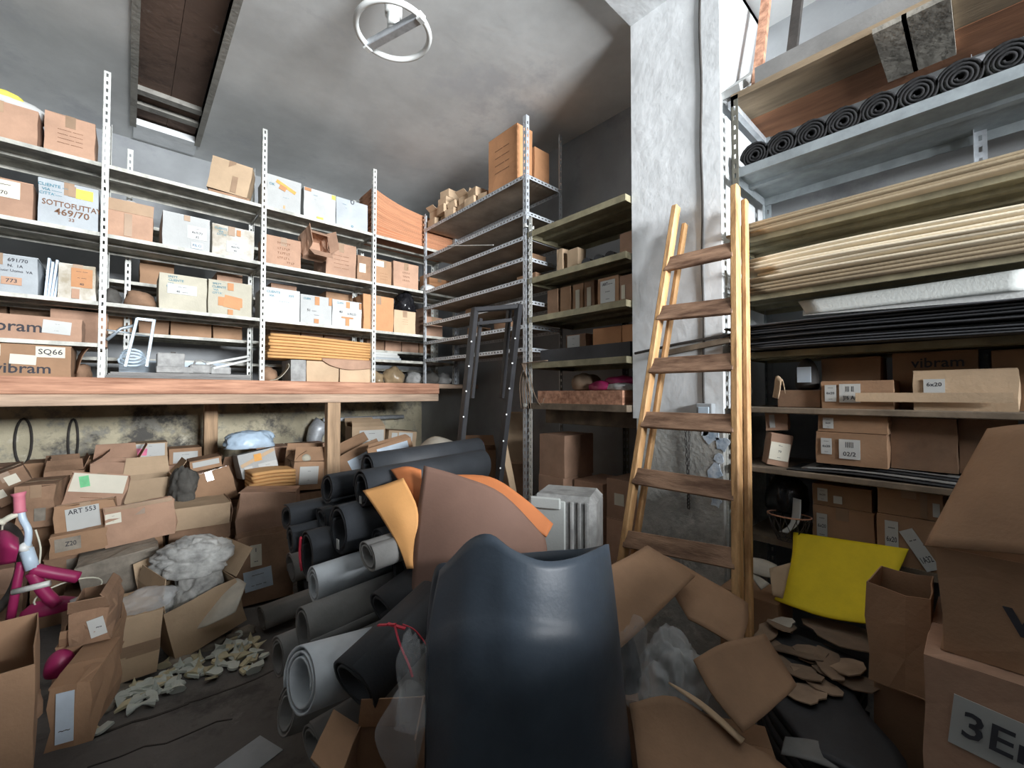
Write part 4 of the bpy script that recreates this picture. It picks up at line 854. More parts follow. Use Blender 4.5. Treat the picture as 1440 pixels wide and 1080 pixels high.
# white plaster pieces at the pillar's foot
# ------------------------------------------------------------------ heap of cartons under the platform
def place(x0, y0, x1, y1, Y, dp=.3, yaw=0, pitch=0, roll=0):
    """front face spans these pixels on the plane Y; yaw turns it, pitch leans it back, roll tips it sideways"""
    xm, ym = (x0 + x1) / 2, (y0 + y1) / 2
    a, b = at(x0, ym, Y=Y), at(x1, ym, Y=Y); t_, bt = at(xm, y0, Y=Y), at(xm, y1, Y=Y); c = at(xm, ym, Y=Y)
    w, h = abs(b.x - a.x), abs(t_.z - bt.z)
    rot = Euler((R(-pitch), R(roll), R(yaw)), 'XYZ'); off = rot.to_matrix() @ Vector((0, 0, -h / 2))
    return c + off, (w, dp, h), rot
QUEUE = []; PLACED = {}
def pbox(*a, **k): QUEUE.append((a, k))
def flush():
    """set the queued cartons, shut ones first: each keeps its outline and takes the depth and distance that keep it clear of its neighbours"""
    for a, k in sorted(QUEUE, key=lambda e: (not e[1].get('first', False), e[1].get('opened') is not None, e[0][5])):
        k = dict(k); lab, x0, y0, x1, y1, Y = a[:6]; mat = a[6] if len(a) > 6 else KR
        g = {n: k.pop(n) for n in ('yaw', 'pitch', 'roll') if n in k}; dp = k.pop('dp', .3); k.pop('first', None); best = None
        for sh in (0, -.03, .03, -.06, .06, -.09, .09, -.12, .12, -.16, .16, -.2, .2, .25, -.25, .3, -.3, .36, -.36, .42):
            for dd in (dp, dp * .85, dp * .7, dp * .55, dp * .42, dp * .32, dp * .22):
                loc, size, rot = place(x0, y0, x1, y1, Y + sh, dd, **g)
                if loc.z < 0: size = (size[0], size[1], max(.08, size[2] + loc.z)); loc.z = 0
                c = clash(obb(loc, rot, size)); cost = max(0, c - .012) * 40 + abs(sh) * 1.2 + (dp - dd)
                if best is None or cost < best[0]: best = (cost, loc, size, rot, c)
        _, loc, size, rot, c = best
        OBST.append(obb(loc, rot, size)); PLACED[lab] = (loc, size, rot); carton(lab, loc, size, tuple(rot), mat, fit=True, **k)
    QUEUE.clear()
random.seed(41)
for px_, yy_, wd_ in ((470, RY - .02, .12), (297, RY + .9, .11)):
    q = at(px_, 600, Y=yy_); block((q.x - wd_ / 2, yy_, 0), (q.x + wd_ / 2, yy_ + .09, 1.5))
qa, qb = at(352, 660, Y=4.0), at(418, 660, Y=4.0); block((qa.x, 3.99, .3), (qb.x, 4.29, at(380, 662, Y=4.0).z + .02))
HP = dict(crush=.008)
pbox('box with a white label smeared pink on top of the heap against the wall', 181, 623, 236, 647, 5.05, KL, dp=.25, stick=((.5, .55, .86, .8, PAPER, ['      ----', '', '      --'], .4), (.32, .5, .3, .4, INKP, None, 0, 5)), tape=None)
pbox('box with a pale blue white label beside the pink smeared one', 238, 630, 284, 652, 5.05, KR, dp=.25, stick=((.5, .42, .75, .7, PAPER, ['-- ~~~', '~~ ---'], .4),), tape=None)
pbox('dark tilted carton with two faded labels at the left end of the heap', -15, 662, 48, 706, 4.35, KD, roll=-24, yaw=10, stick=((.6, .7, .3, .3, PAPERC), (.2, .4, .2, .25, PAPERC)), **HP)
pbox('dark carton with a faded grey label behind the handlebar', 22, 682, 78, 742, 4.05, KD, dp=.35, yaw=-6, stick=((.62, .3, .3, .3, KG),), **HP)
pbox('open dark carton with raised flaps at the back of the heap', 62, 662, 118, 700, 4.75, KD, opened=(120, 75, 70, 110), yaw=6, **HP)
pbox('tilted carton with a big cream panel smeared green', 92, 664, 178, 722, 4.1, KP, dp=.34, pitch=28, roll=11, yaw=-4, stick=((.5, .73, .92, .46, PAPERC), (.25, .76, .16, .28, INKG, None, 0, -20)), prints=((.45, .38, .1, '------------', INKR), (.5, .25, .1, '-----------', INKR)), opened=None, **HP)
pbox('open brown carton with a wavy torn flap behind the green smeared one', 128, 650, 195, 690, 4.62, KP, opened=(None, 70, 40, 115), **HP)
pbox('wide open empty kraft carton in the middle of the heap', 176, 674, 246, 708, 4.35, KL, dp=.32, opened=(None, 88, None, 150), yaw=2, **HP)
lump('dark_rag', at(258, 706, Y=4.22), (.09, .10, .20), CLOTHD, 'torn dark rag squeezed between two open cartons', 'rag', .5, 1.6, 14, 4)
pbox('kraft carton with crumpled taped top tipped against the black bag', 268, 662, 330, 708, 4.3, KR, dp=.32, roll=-14, pitch=10, tape=TAPEC, **HP)
pbox('flat carton with a white label edge on the tipped kraft carton', 268, 645, 312, 660, 4.55, KR, roll=-8, dp=.25, stick=((.5, .6, .85, .5, PAPER),), tape=None)
pbox('taped brown carton with a paper handwritten ART 553', 78, 706, 163, 748, 3.88, KR, dp=.22, first=True, roll=-3, pitch=8, tape=TAPEC, stick=((.46, .5, .56, .72, PAPER, ['ART 553', '', ''], .9, -3),), **HP)
pbox('small brown carton under the ART 553 box with a grey label', 72, 748, 152, 778, 3.78, KR, dp=.36, roll=-3, stick=((.3, .55, .45, .6, KG, ['   Z20'], .5),), tape=None, **HP)
pbox('dark carton with a grey label low in the heap beside the bicycle', 62, 780, 136, 818, 3.6, KD, dp=.36, roll=-2, stick=((.68, .6, .5, .5, KG), (.12, .5, .2, .4, KG)), tape=None, **HP)
pbox('crushed brown carton with a grey taped edge and small label', 150, 707, 246, 760, 3.85, KP, dp=.36, roll=-4, pitch=6, stick=((.12, .72, .22, .26, PAPERC, ['---', '--'], .4), (.5, .95, .98, .1, TAPEC)), **{**HP, 'crush': .016})
pbox('brown carton with torn folds under the crushed one', 142, 752, 232, 790, 3.72, KR, dp=.36, roll=-5, tape=None, crush=.016)
pbox('pale kraft carton lying open above the dusty sacks', 244, 711, 326, 741, 3.85, KL, dp=.34, roll=1, tape=None, **HP)
pbox('dark brown carton holding up the pale kraft one', 240, 741, 326, 790, 3.9, KD, dp=.34, opened=(140, None, 100, 80), **HP)
pbox('grey dust covered carton with rounded corners', 114, 782, 226, 842, 3.55, KG, dp=.36, roll=-7, tape=None, crush=.014)
pbox('big dark carton hidden below the dusty one', 90, 830, 215, 885, 3.62, KD, dp=.3, tape=None, **HP)
# barrel like crushed cartons
for (x0, y0, x1, y1, lab, st) in ((334, 692, 414, 753, 'bulging brown carton with crumpled faces atop the labelled one', ()), (336, 752, 412, 845, 'bulging brown carton with two white labels at the foot of the heap', ((.33, .72, .2, .32, PAPERC, ['1', '--'], .5), (.36, .36, .5, .3, PAPERB, ['~~~~', '~ ~~ ~'], .45, -4)))):
    pbox(lab, x0, y0, x1, y1, 3.70 if y0 < 700 else 3.60, KP if y0 < 700 else KD, dp=.34, yaw=-24 if y0 < 700 else -9, roll=3 if y0 < 700 else -2, bulge=.012, crush=.014 if y0 < 700 else .009, tape=None, stick=st, opened=None if y0 < 700 else (None, None, None, None))
pbox('open carton flap end behind the bulging cartons', 312, 655, 352, 708, 4.25, KD, dp=.34, opened=(120, None, 110, None), **HP)
pbox('white printed carton with an orange sun under the pale blue bag', 338, 634, 390, 668, 4.3, WB, dp=.3, roll=-10, pitch=6, tape=None, stick=((.5, .72, 1.0, .14, KL, None, 0, -18), (.5, .74, .2, .3, INKO), (.72, .25, .5, .42, PAPER, ['-- ---', '---'], .4), (.2, .25, .22, .42, PAPER)))
lump('blue_bag', at(352, 630, Y=4.4), (.20, .14, .12), BAGB, 'pale blue plastic bag lying on the white printed carton', 'bag', .3, 1.7, 17, 4)
for i in range(6):
    a, b_ = at(354, 692 - i * 5, Y=4.0), at(416, 692 - i * 5, Y=4.0)
    sheet('ochre_paper', [[Vector((a.x + random.uniform(-.02, .02), 4.0, a.z)), Vector(((a.x + b_.x) / 2, 3.99, a.z + .012)), Vector((b_.x, 4.0, a.z))], [Vector((a.x, 4.28, a.z)), Vector(((a.x + b_.x) / 2, 4.28, a.z + .01)), Vector((b_.x, 4.28, a.z))]], FOLD, 'folded ochre sheet in the pile beneath the white printed carton', 'sheet', .022, 4, group='ochre sheets in the heap')
solo('plank_support', MB().box((at(356, 690, Y=4.0).x, 4.03, .44), (at(414, 690, Y=4.0).x, 4.28, at(380, 696, Y=4.0).z)), KD, 'dark carton carrying the ochre sheets in the heap', 'box', bevel=.005)
pbox('open kraft carton with one large white label and a raised back flap', 413, 648, 472, 688, 4.15, KR, dp=.3, roll=4, opened=(60, 110, 40, 50), stick=((.36, .5, .44, .62, PAPER, ['---', '--'], .3), (.8, .5, .22, .45, TAPE)), **HP)
lump('round_ball', at(430, 648, Y=4.3), (.045, .045, .045), WC, 'pale round ball inside the open labelled carton', 'ball', .03, 1, 1, 3)
pbox('dark carton below the open labelled one', 415, 690, 492, 730, 4.1, KD, dp=.3, stick=((.35, .5, .15, .5, KP),), tape=None)
pbox('small closed carton with a white label beside the timber post', 497, 600, 541, 626, 4.75, KL, dp=.34, yaw=-8, opened=(30, 150, None, None), stick=((.58, .45, .74, .72, PAPER, ['~~~~', '~~'], .4),))
pbox('small open carton with labels under the duct pipe', 548, 606, 584, 628, 4.7, KL, dp=.3, yaw=-12, roll=6, stick=((.6, .5, .5, .8, PAPER, ['~~', '~'], .4), (.2, .5, .2, .7, PAPER)), tape=None)
pbox('carton tipped forward with its label torn beside the post', 478, 628, 540, 668, 4.3, KR, dp=.32, roll=-24, pitch=14, yaw=-6, opened=(None, 60, None, None), stick=((.5, .42, .55, .6, PAPERB, ['===', '--'], .3), (.88, .42, .16, .6, PAPER)), **HP)
pbox('open carton with a big pale blue label next to the black rolls', 524, 622, 580, 660, 4.2, KR, dp=.34, roll=-14, yaw=-16, opened=(None, 130, 60, None), stick=((.55, .5, .72, .8, PAPERB),), **HP)
pbox('kraft carton under the pale blue labelled one', 530, 652, 584, 684, 4.15, KR, dp=.3, tape=None)
t = sheet('cream_sack', [[(585, 645, 3.9), (590, 628, 3.92), (612, 614, 3.95), (640, 622, 3.9)], [(586, 647, 3.75), (600, 634, 3.72), (618, 625, 3.72), (642, 636, 3.72)], [(588, 648, 3.68), (605, 645, 3.66), (622, 643, 3.66), (644, 642, 3.66)]], CLOTHC, 'cream canvas sheet draped over a box behind the black frame', 'cloth', .006, 5, .006)
pbox('dark box under the cream canvas behind the black frame', 588, 645, 648, 860, 3.28, KD, dp=.3, tape=None)
pbox('narrow open carton with a hot pink cloth behind the black frame', 648, 632, 692, 700, 3.6, KR, dp=.26, yaw=-38, opened=(150, 92, None, None))
q = at(668, 634, Y=3.68); lump('pink_cloth', q - Vector((0, 0, .05)), (.10, .08, .11), HOTP, 'hot pink crumpled cloth stuffed into the narrow carton', 'cloth', .45, 2, 3, 4)
sheet('tan_board', [[(702, 622, 3.45), (718, 690, 3.4), (738, 822, 3.38)], [(712, 618, 3.5), (726, 688, 3.45), (748, 820, 3.42)]], KL, 'tan cardboard strip upright beside the black frame', 'cardboard', .006)
pbox('kraft carton upright between the black frame and the corner post', 712, 580, 738, 650, 3.05, KL, dp=.2, yaw=-40, tape=None); pbox('brown carton low between the black frame and the corner post', 706, 652, 738, 720, 3.0, KD, dp=.25, yaw=-40, tape=None)
flush()
# the body of the heap: cartons stacked on the floor under and behind those, filling up to whatever lies above them
for row, (yy, zmax) in enumerate(((5.0, .95), (4.66, .78), (4.32, .62), (3.98, .45))):
    x = -1.75 + .1 * row
    while x < 2.2:
        wd = random.uniform(.30, .42)
        if x + wd < 2.35:
            best = (0,)
            for dp in (.30, .24, .18):
                for sh in (0, .05, -.05, .1):
                    for w_ in (wd - .02, wd - .09):
                        H = zmax
                        while H > .07 and clash(obb((x + wd / 2, yy + sh, 0), Euler((0, 0, 0)), (w_, dp, H))) > .006: H -= .02
                        if H > .07 and H * dp * w_ > best[0] + .002: best = (H * dp * w_, H, dp, sh, w_)
            if best[0] > .002:
                _, H, dp, sh, w_ = best; n = max(1, round(H / .17)); hh = H / n - .001; z = 0
                for i in range(n):
                    opn = i == n - 1 and row < 3 and random.random() < .6 and clash(obb((x + wd / 2, yy + sh, 0), Euler((0, 0, 0)), (w_, dp, H + .08))) < .006
                    mt_ = random.choice((KR, KR, KD, KP)); OBST.append(obb((x + wd / 2, yy + sh, z), Euler((0, 0, 0)), (w_, dp, hh)))
                    carton(('gaping ' if opn else 'shut ') + {KR: 'brown', KD: 'dark brown', KP: 'pinkish brown'}[mt_] + ' carton buried in the heap under the platform', (x + wd / 2, yy + sh, z), (w_, dp, hh), (0, 0, 0), mt_, tape=None, group='cartons buried in the heap, ' + ('gaping ' if opn else 'shut ') + mt_.name, opened=[random.uniform(70, 140) for _ in range(4)] if opn else None, crush=.003, fit=True)
                    z += hh + .001
        x += wd
# black metal frame
o = at(690, 700, Y=3.0); o.z = 0
t = thing('steel_stand', 'tall black steel frame with two bolted uprights leaning in the corner', 'frame', o)
dF = 3.05
fp = lambda px, py, d=dF: at(px, py, d=d) - o
for a, b_, nm in (((668, 433), (641, 690), 'upright'), ((730, 428), (700, 690), 'upright')):
    A, B = fp(*a, 3.2), fp(*b_, 2.95); B = A + (B - A) * (A.z / (A.z - B.z)); MB().bar(B, A, .052, .04).build(nm, BLK, t, bevel=.004)
    for k in range(7): P = A + (B - A) * (.12 + .085 * k); MB().tube([P + (CAM - o - P).normalized() * .024, P + (CAM - o - P).normalized() * .032], .006, 6).build('bolt', WPL, t)
MB().bar(fp(667, 436, 3.2), fp(731, 431, 3.2), .05, .035).build('crossbar', BLK, t, bevel=.004); MB().bar(fp(672, 455, 3.19), fp(720, 450, 3.19), .02, .025).build('crossbar', BLK, t)
MB().bar(fp(716, 436, 3.3), fp(706, 560, 3.2), .03, .03).build('rear_rail', BLK, t); MB().bar(fp(676, 448, 3.3), fp(664, 560, 3.2), .02, .025).build('rear_rail', BLK, t)

# ------------------------------------------------------------------ sacks and scraps on the left floor
pbox('open carton full of dusty grey sacks', 240, 832, 346, 904, 3.08, KL, dp=.42, yaw=14, roll=-12, opened=(None, 110, 75, 140), tape=None, **HP)
flush()
sl, ss, sr = PLACED['open carton full of dusty grey sacks']; sm = sr.to_matrix(); sz = Euler((0, 0, sr.z)).to_matrix()
lump('dusty_sack', sl + sm @ Vector((0, ss[1] * .5, .03)), (ss[0] * .40, ss[1] * .36, .33), CLOTHG, 'big crumpled dusty grey sack bulging out of the open carton', 'sack', .30, 1.25, 31, 5, st=(.55, 1, 1.9), rz=sr.z)
lump('dusty_sack', sl + sm @ Vector((-.02, ss[1] * .5, .03)) + Vector((0, .04, .33)), (.21, .16, .15), CLOTHG, 'knotted pale grey sack lying on top of the big dusty one', 'sack', .3, 1.25, 36, 5, st=(.6, 1, 2.0), rz=-.4)
lump('dusty_sack', at(226, 880, d=2.52), (.07, .08, .16), CLOTHG, 'small grey rag heap on the left side of the big dusty sack', 'sack', .4, 1.5, 43, 4, st=(1.6, 1, .5))
sheet('canvas_fold', [[(312, 838, 2.62), (330, 815, 2.66), (345, 822, 2.66)], [(268, 878, 2.52), (300, 862, 2.5), (340, 836, 2.55)], [(255, 892, 2.5), (290, 880, 2.46), (330, 860, 2.5)]], CLOTHC, 'folded cream canvas at the carton edge under the dusty sack', 'cloth', .008, 5, .01)
# tall pale carton end with a tape band
pbox('tall pale carton standing on the floor with a brown tape band', 166, 862, 226, 955, 2.95, KL, dp=.28, yaw=6, roll=3, pitch=-6, tape=None, stick=((.5, .47, 1.0, .16, TAPE), (.6, .40, .8, .07, TAPE)), lid=False)
lump('plastic_bag', at(205, 852, Y=3.02), (.13, .11, .06), BAGM, 'milky plastic bag lying on the tall pale carton', 'bag', .3, 1.7, 7, 4)
flush()
# heel offcuts
random.seed(77)
def heel(kind):
    b = MB(); n = 10
    if kind == 0:   # flared cone
        prof = [(0, .036), (.012, .028), (.028, .015), (.050, .007), (.070, .001)]
        for z, r in prof:
            for k in range(n):
                a = 2 * math.pi * k / n; b.V.append(Vector((r * math.cos(a) * 1.05, r * .62 * math.sin(a), z)))
        for i in range(len(prof) - 1):
            for k in range(n): b.Fc.append((i * n + k, i * n + (k + 1) % n, (i + 1) * n + (k + 1) % n, (i + 1) * n + k))
        b.Fc.append(tuple(range(n))[::-1])
    elif kind == 1: # flat wedge drop
        poly = [(.0, -.042)] + [(.027 * math.cos(a), .014 + .026 * math.sin(a)) for a in [-.3 + k * .47 for k in range(9)]]; b.prism(poly, .012)
    else:           # rounded half tab
        poly = [(-.022, -.03), (.022, -.03)] + [(.026 * math.cos(a), .012 + .022 * math.sin(a)) for a in [k * math.pi / 6 for k in range(7)]]; b.prism(poly, .010)
    me = mesh('heel_offcut', b.V, b.Fc)
    return me
HM = {}
for kk in range(3):
    for mm in (FOAM, FOAMY):
        me = heel(kk); me.materials.append(mm); HM[(kk, mm.name)] = me
def putheel(px, py, lab, grp):
    for _ in range(20):
        q = at(px, py, Z=.0)
        if not in_obst(q + Vector((0, 0, .02)), .03): break
        px += random.uniform(-10, 22); py += random.uniform(0, 12)
    kd = random.choice((0, 0, 0, 1, 1, 2)); mm = random.choice((FOAM, FOAM, FOAM, FOAMY))
    ob = bpy.data.objects.new('heel_offcut', HM[(kd, mm.name)]); COL.objects.link(ob)
    if kd == 0: ob.rotation_euler = (random.choice((0, R(78), R(82))), 0, random.uniform(0, 6.28)) ; q.z = .0 if ob.rotation_euler[0] == 0 else .018
    else: ob.rotation_euler = (random.uniform(-.2, .5), random.uniform(-.3, .3), random.uniform(0, 6.28)); q.z = .012
    ob.location = q; tag(ob, lab, 'foam offcut', grp)
for k in range(90):
    s = random.random(); px = 170 + 188 * s; py = 990 - 66 * s + random.gauss(0, 13) - (14 if random.random() < .25 else 0)
    if 215 < px < 330 and random.random() < .25: py -= 25
    putheel(px, py, 'small white or cream foam heel offcut in the drift across the floor', 'heel offcuts on the floor')
for px, py in ((112, 1034), (128, 1031), (146, 1029)): putheel(px, py, 'small pale foam offcut in the row beside the labelled floor carton', 'offcuts beside the floor carton')
for px, py in ((356, 930), (365, 938), (352, 945), (360, 920), (346, 935), (371, 926), (340, 925)): putheel(px, py, 'small foam offcut in the little heap beside the rolls', 'offcuts beside the rolls')
for i, (px, py, s) in enumerate(((255, 928, .13), (292, 908, .13), (168, 975, .11), (340, 892, .13), (140, 1000, .10))):
    q = at(px, py, Z=0); lump('dust_heap', q - Vector((0, 0, .008)), (s * .7, s * .5, .03), KG, ('dark rag in the drift of heel offcuts', 'grey dusty rag behind the drift of offcuts', 'dark rag at the foot of the tall pale carton', 'grey rag beside the small grey roll', 'dirt heap before the labelled floor carton')[i], 'rag', .4, 2, 50 + i, 3)
# ------------------------------------------------------------------ rubber rolls
def roll(label, px, py, d, dia, L, mat, yaw=0, tilt=0, squash=.75, turns=2.3, th=.009, gap=.010, roll_=0, flapend=.0, edge=None, chip=False):
    """a spirally rolled sheet; (px, py, d) is the middle of the end that faces the aisle, the axis runs on along +x"""
    c = at(px, py, d=d); r = dia / 2
    t = thing('rubber_roll', label, 'roll', c, (R(roll_), R(-tilt), R(yaw)))
    n = int(turns * 26); V = []
    for q in range(n + 1):
        a = q / n * turns * 2 * math.pi; rr = r - (th + gap) * a / (2 * math.pi)
        rr = max(rr, .012); wob = 1 + .05 * math.sin(2.0 * a + dia * 90)
        if q < 3 and flapend: rr += flapend * (3 - q) / 3
        y, z = rr * squash * math.cos(a) * wob, rr * math.sin(a)
        V += [Vector((random.uniform(-.001, .001), y, z)), Vector((L * .5, y, z)), Vector((L, y, z))]
    Fc = []
    for q in range(n):
        for k in (0, 1): Fc.append((3 * q + k, 3 * q + k + 1, 3 * q + k + 4, 3 * q + k + 3))
    V2, F2 = thicken(V, Fc, th); b = MB(); b.V, b.Fc = V2, F2; b.build('rolled_sheet', mat, t, True)
    if edge:
        b = MB(); b.tube([(-.004, r * squash * math.cos(a), r * math.sin(a)) for a in [-.75 + k * .15 for k in range(11)]], .007, 5); b.build('edge_band', edge, t, True)
    if chip: MB().box((-.006, -r * .12, -r * .75), (-.003, r * .10, -r * .35)).build('paper_tag', PAPER, t)
    return t
random.seed(19)
RL = [('black rubber roll lying at the far left of the upper pile', 402, 728, 2.35, .175, .8, RUB, 2, .7), ('black rubber roll on the pile beside the orange sheet', 468, 706, 2.28, .18, .8, RUB, 4, .8),
      ('black rubber roll crowning the pile beside the open cartons', 514, 674, 2.38, .185, .8, RUB, 3, .8), ('thick black rubber roll under the corner of the orange sheet', 506, 716, 2.12, .18, .8, RUB, 4, .85),
      ('oval black rubber roll with a white chip in its mouth', 480, 752, 2.05, .235, .8, RUB, 5, .8), ('narrow oval black roll edged with a red band', 434, 756, 2.12, .25, .7, RUB, 2, .6),
      ('small black roll beside the red edged one', 412, 762, 2.2, .14, .6, RUB, 0, .7), ('small black roll wedged between larger black rolls', 454, 728, 2.24, .15, .7, RUB, 2, .7),
      ('black roll in the shade beneath the orange sheet', 526, 764, 2.08, .17, .7, RUB, 6, .8), ('black roll deep in the shade behind the brown sheet', 556, 800, 2.02, .17, .6, SHB, 6, .8), ('black roll low in the shade beside the ribboned one', 530, 850, 1.78, .18, .4, SHB, 6, .8),
      ('pale grey rubber roll lit across its side in mid pile', 436, 822, 1.95, .165, .62, RUBW, 8, .7), ('grey roll end poking out beside the pale one', 506, 797, 1.88, .15, .6, RUBG, 8, .7),
      ('slim grey roll jutting out toward the heel offcuts', 366, 866, 2.72, .17, .8, RUBG, 10, .55), ('dark grey roll behind the slim grey one', 410, 832, 3.0, .21, .7, RUBG, 6, .6),
      ('broad grey roll with a torn edge in mid pile', 430, 870, 1.74, .205, .62, RUBG, 8, .75), ('brownish grey roll under the broad grey one', 394, 915, 1.78, .20, .6, RUBG, 6, .7),
      ('white oval rubber roll at the front of the pile', 416, 962, 1.44, .205, .30, RUBW, 14, .85), ('black roll tied with a red ribbon at the front of the pile', 496, 962, 1.36, .20, .40, RUB, 14, .8),
      ('grey roll at the bottom front of the pile', 438, 1042, 1.46, .17, .6, RUBG, 8, .75), ('dark grey roll on the floor under the pile', 470, 935, 1.66, .18, .6, RUBG, 6, .8), ('dark roll on the floor beneath the white oval one', 402, 1000, 1.62, .18, .6, RUBG, 6, .8),
      ('dark roll beneath the black rolls at the far side', 425, 832, 3.05, .19, .7, SHB, 4, .8), ('dark roll under the oval black ones', 470, 815, 2.1, .19, .7, SHB, 4, .8)]
# settle the pile: rolls are pushed apart across their axes until none lies inside another or in the floor
CE = []
for (lab, px, py, d, dia, L, mt, yw, sq) in RL:
    tl_ = 17 if 'ribbon' in lab else -13 if 'white oval' in lab else 2
    yw = yw * .4 + 2 if 'ribbon' not in lab and 'white oval' not in lab else yw
    CE.append([at(px, py, d=d), Vector((math.cos(R(yw)) * math.cos(R(tl_)), math.sin(R(yw)) * math.cos(R(tl_)), math.sin(R(tl_)))), dia / 2 * (1 + sq) / 2 + .004, L, yw, tl_])
for it in range(400):
    mv = 0
    for i, A in enumerate(CE):
        low = min(A[0].z, (A[0] + A[1] * A[3]).z) - A[2] - .012
        if low < 0: A[0].z -= low
        for B in CE[:i]:
            x0, x1 = max(A[0].x, B[0].x), min(A[0].x + A[1].x * A[3], B[0].x + B[1].x * B[3])
            if x1 < x0 - .02: continue
            for x in (x0, (x0 + x1) / 2, x1):
                pa, pb_ = A[0] + A[1] * ((x - A[0].x) / A[1].x), B[0] + B[1] * ((x - B[0].x) / B[1].x); v = pa - pb_; v.x = 0
                o = A[2] + B[2] - v.length
                if o > .002: v = v.normalized() * o * .3; A[0] += v; B[0] -= v; mv = max(mv, o)
    if mv < .004: break
for i, (lab, px, py, d, dia, L, mt, yw, sq) in enumerate(RL):
    t = roll(lab, px, py, d, dia, L, mt, yaw=CE[i][4], tilt=CE[i][5], squash=max(sq, .7), turns=2.6 if mt in (RUBW,) else 2.1, roll_=0 if 'red band' in lab or 'white chip' in lab or 'crowning' in lab or 'corner of the orange' in lab else random.uniform(-180, 180), th=.007 if mt in (RUBW, RUBG) else .010, edge=RED if 'red band' in lab else None, flapend=.004, chip='white chip' in lab or 'crowning' in lab or 'corner of the orange' in lab)
    t.location = CE[i][0]
random.seed(20)
# red ribbon on the front black roll
pts = [at(x, y, d=d) for x, y, d in ((532, 879, 1.36), (545, 877, 1.34), (556, 878, 1.33), (570, 884, 1.33))]
b = MB(); b.bar(pts[0], pts[2], .010, .004); b.bar(pts[1], pts[3], .012, .004)
b.tube(spline([at(555, 880, d=1.33), at(562, 905, d=1.29), at(575, 935, d=1.24), at(580, 952, d=1.22)], 4), .0035, 5); b.tube(spline([at(566, 878, d=1.34), at(582, 885, d=1.34), at(595, 900, d=1.34), at(600, 908, d=1.34)], 4), .0022, 5)
solo('red_ribbon', b, RED, 'red ribbon tied round the front black roll with trailing ends', 'ribbon')

# ------------------------------------------------------------------ big flexible sheets
sheet('brown_sheet', [[(597, 655, 2.0), (650, 671, 1.95), (707, 696, 1.9), (765, 757, 1.85)], [(589, 715, 1.93), (645, 722, 1.85), (705, 735, 1.82), (768, 775, 1.8)], [(583, 780, 1.83), (640, 785, 1.74), (700, 790, 1.7), (765, 800, 1.7)], [(580, 851, 1.75), (624, 851, 1.66), (690, 851, 1.6), (760, 851, 1.6)]], BRS, 'large dark brown rubber sheet leaning on the roll pile', 'sheet', .008)
sheet('orange_sheet', [[(511, 691, 2.06), (540, 683, 2.05), (568, 673, 2.05)], [(537, 727, 1.94), (562, 722, 1.91), (587, 716, 1.93)], [(560, 765, 1.87), (573, 762, 1.86), (586, 760, 1.86)], [(574, 800, 1.81), (579, 800, 1.80), (584, 802, 1.81)]], ORS, 'pale orange rubber sheet drooping over the black rolls', 'sheet', .008)
sheet('orange_sheet', [[(551, 661, 2.16), (572, 657, 2.12), (592, 662, 2.12)], [(570, 690, 2.05), (581, 688, 2.03), (593, 692, 2.03)], [(581, 717, 2.0), (586, 717, 2.0), (592, 720, 2.0)]], ORD, 'deep orange rubber sheet curled behind the pale orange one', 'sheet', .008)
sheet('orange_sheet', [[(636, 669, 2.15), (690, 672, 2.1), (735, 700, 2.03), (777, 738, 1.98)], [(645, 700, 2.05), (695, 715, 2.0), (735, 735, 1.96), (768, 756, 1.93)]], ORD, 'deep orange rubber sheet lying behind the brown sheet', 'sheet', .010)
def flo(px, py, d):
    p = at(px, py, d=d); p.z = .01; return p
topr = [(621, 802, 1.22), (640, 782, 1.19), (664, 758, 1.16), (690, 751, 1.13), (722, 773, 1.10), (765, 789, 1.10), (810, 783, 1.15), (846, 767, 1.26), (851, 766, 1.37), (820, 772, 1.47), (772, 775, 1.50), (715, 780, 1.47)]
midr = [(603, 960, 1.15), (622, 960, 1.11), (650, 960, 1.06), (690, 960, 1.03), (730, 960, 1.01), (780, 960, 1.03), (832, 960, 1.08), (867, 960, 1.18), (872, 960, 1.3), (840, 960, 1.4), (780, 960, 1.42), (720, 960, 1.4)]
up1 = [(606, 880, 1.18), (628, 868, 1.15), (655, 855, 1.11), (690, 850, 1.08), (726, 860, 1.05), (773, 868, 1.06), (822, 866, 1.11), (857, 860, 1.22), (862, 858, 1.34), (830, 860, 1.44), (776, 862, 1.46), (718, 862, 1.44)]
botr = [flo(600 + (x - 603) * 1.12, 1200, d) for x, y, d in midr]
sheet('black_sheet', [topr, up1, midr, botr], RUBB, 'large black rubber sheet standing half rolled in the foreground', 'sheet', .007, 4)
sheet('black_sheet', [[(607, 842, 1.30), (614, 800, 1.29), (626, 791, 1.28), (645, 798, 1.27), (675, 810, 1.26)], [(602, 900, 1.26), (612, 890, 1.25), (630, 890, 1.24), (655, 890, 1.23), (690, 890, 1.2)], [(600, 980, 1.2), (612, 980, 1.19), (632, 980, 1.18), (660, 980, 1.17), (700, 980, 1.16)], [flo(598, 1150, 1.2), flo(612, 1150, 1.19), flo(632, 1150, 1.18), flo(660, 1150, 1.17), flo(700, 1150, 1.16)]], RUBB, 'second black rubber sheet showing its edge behind the half rolled one', 'sheet', .007, 4)

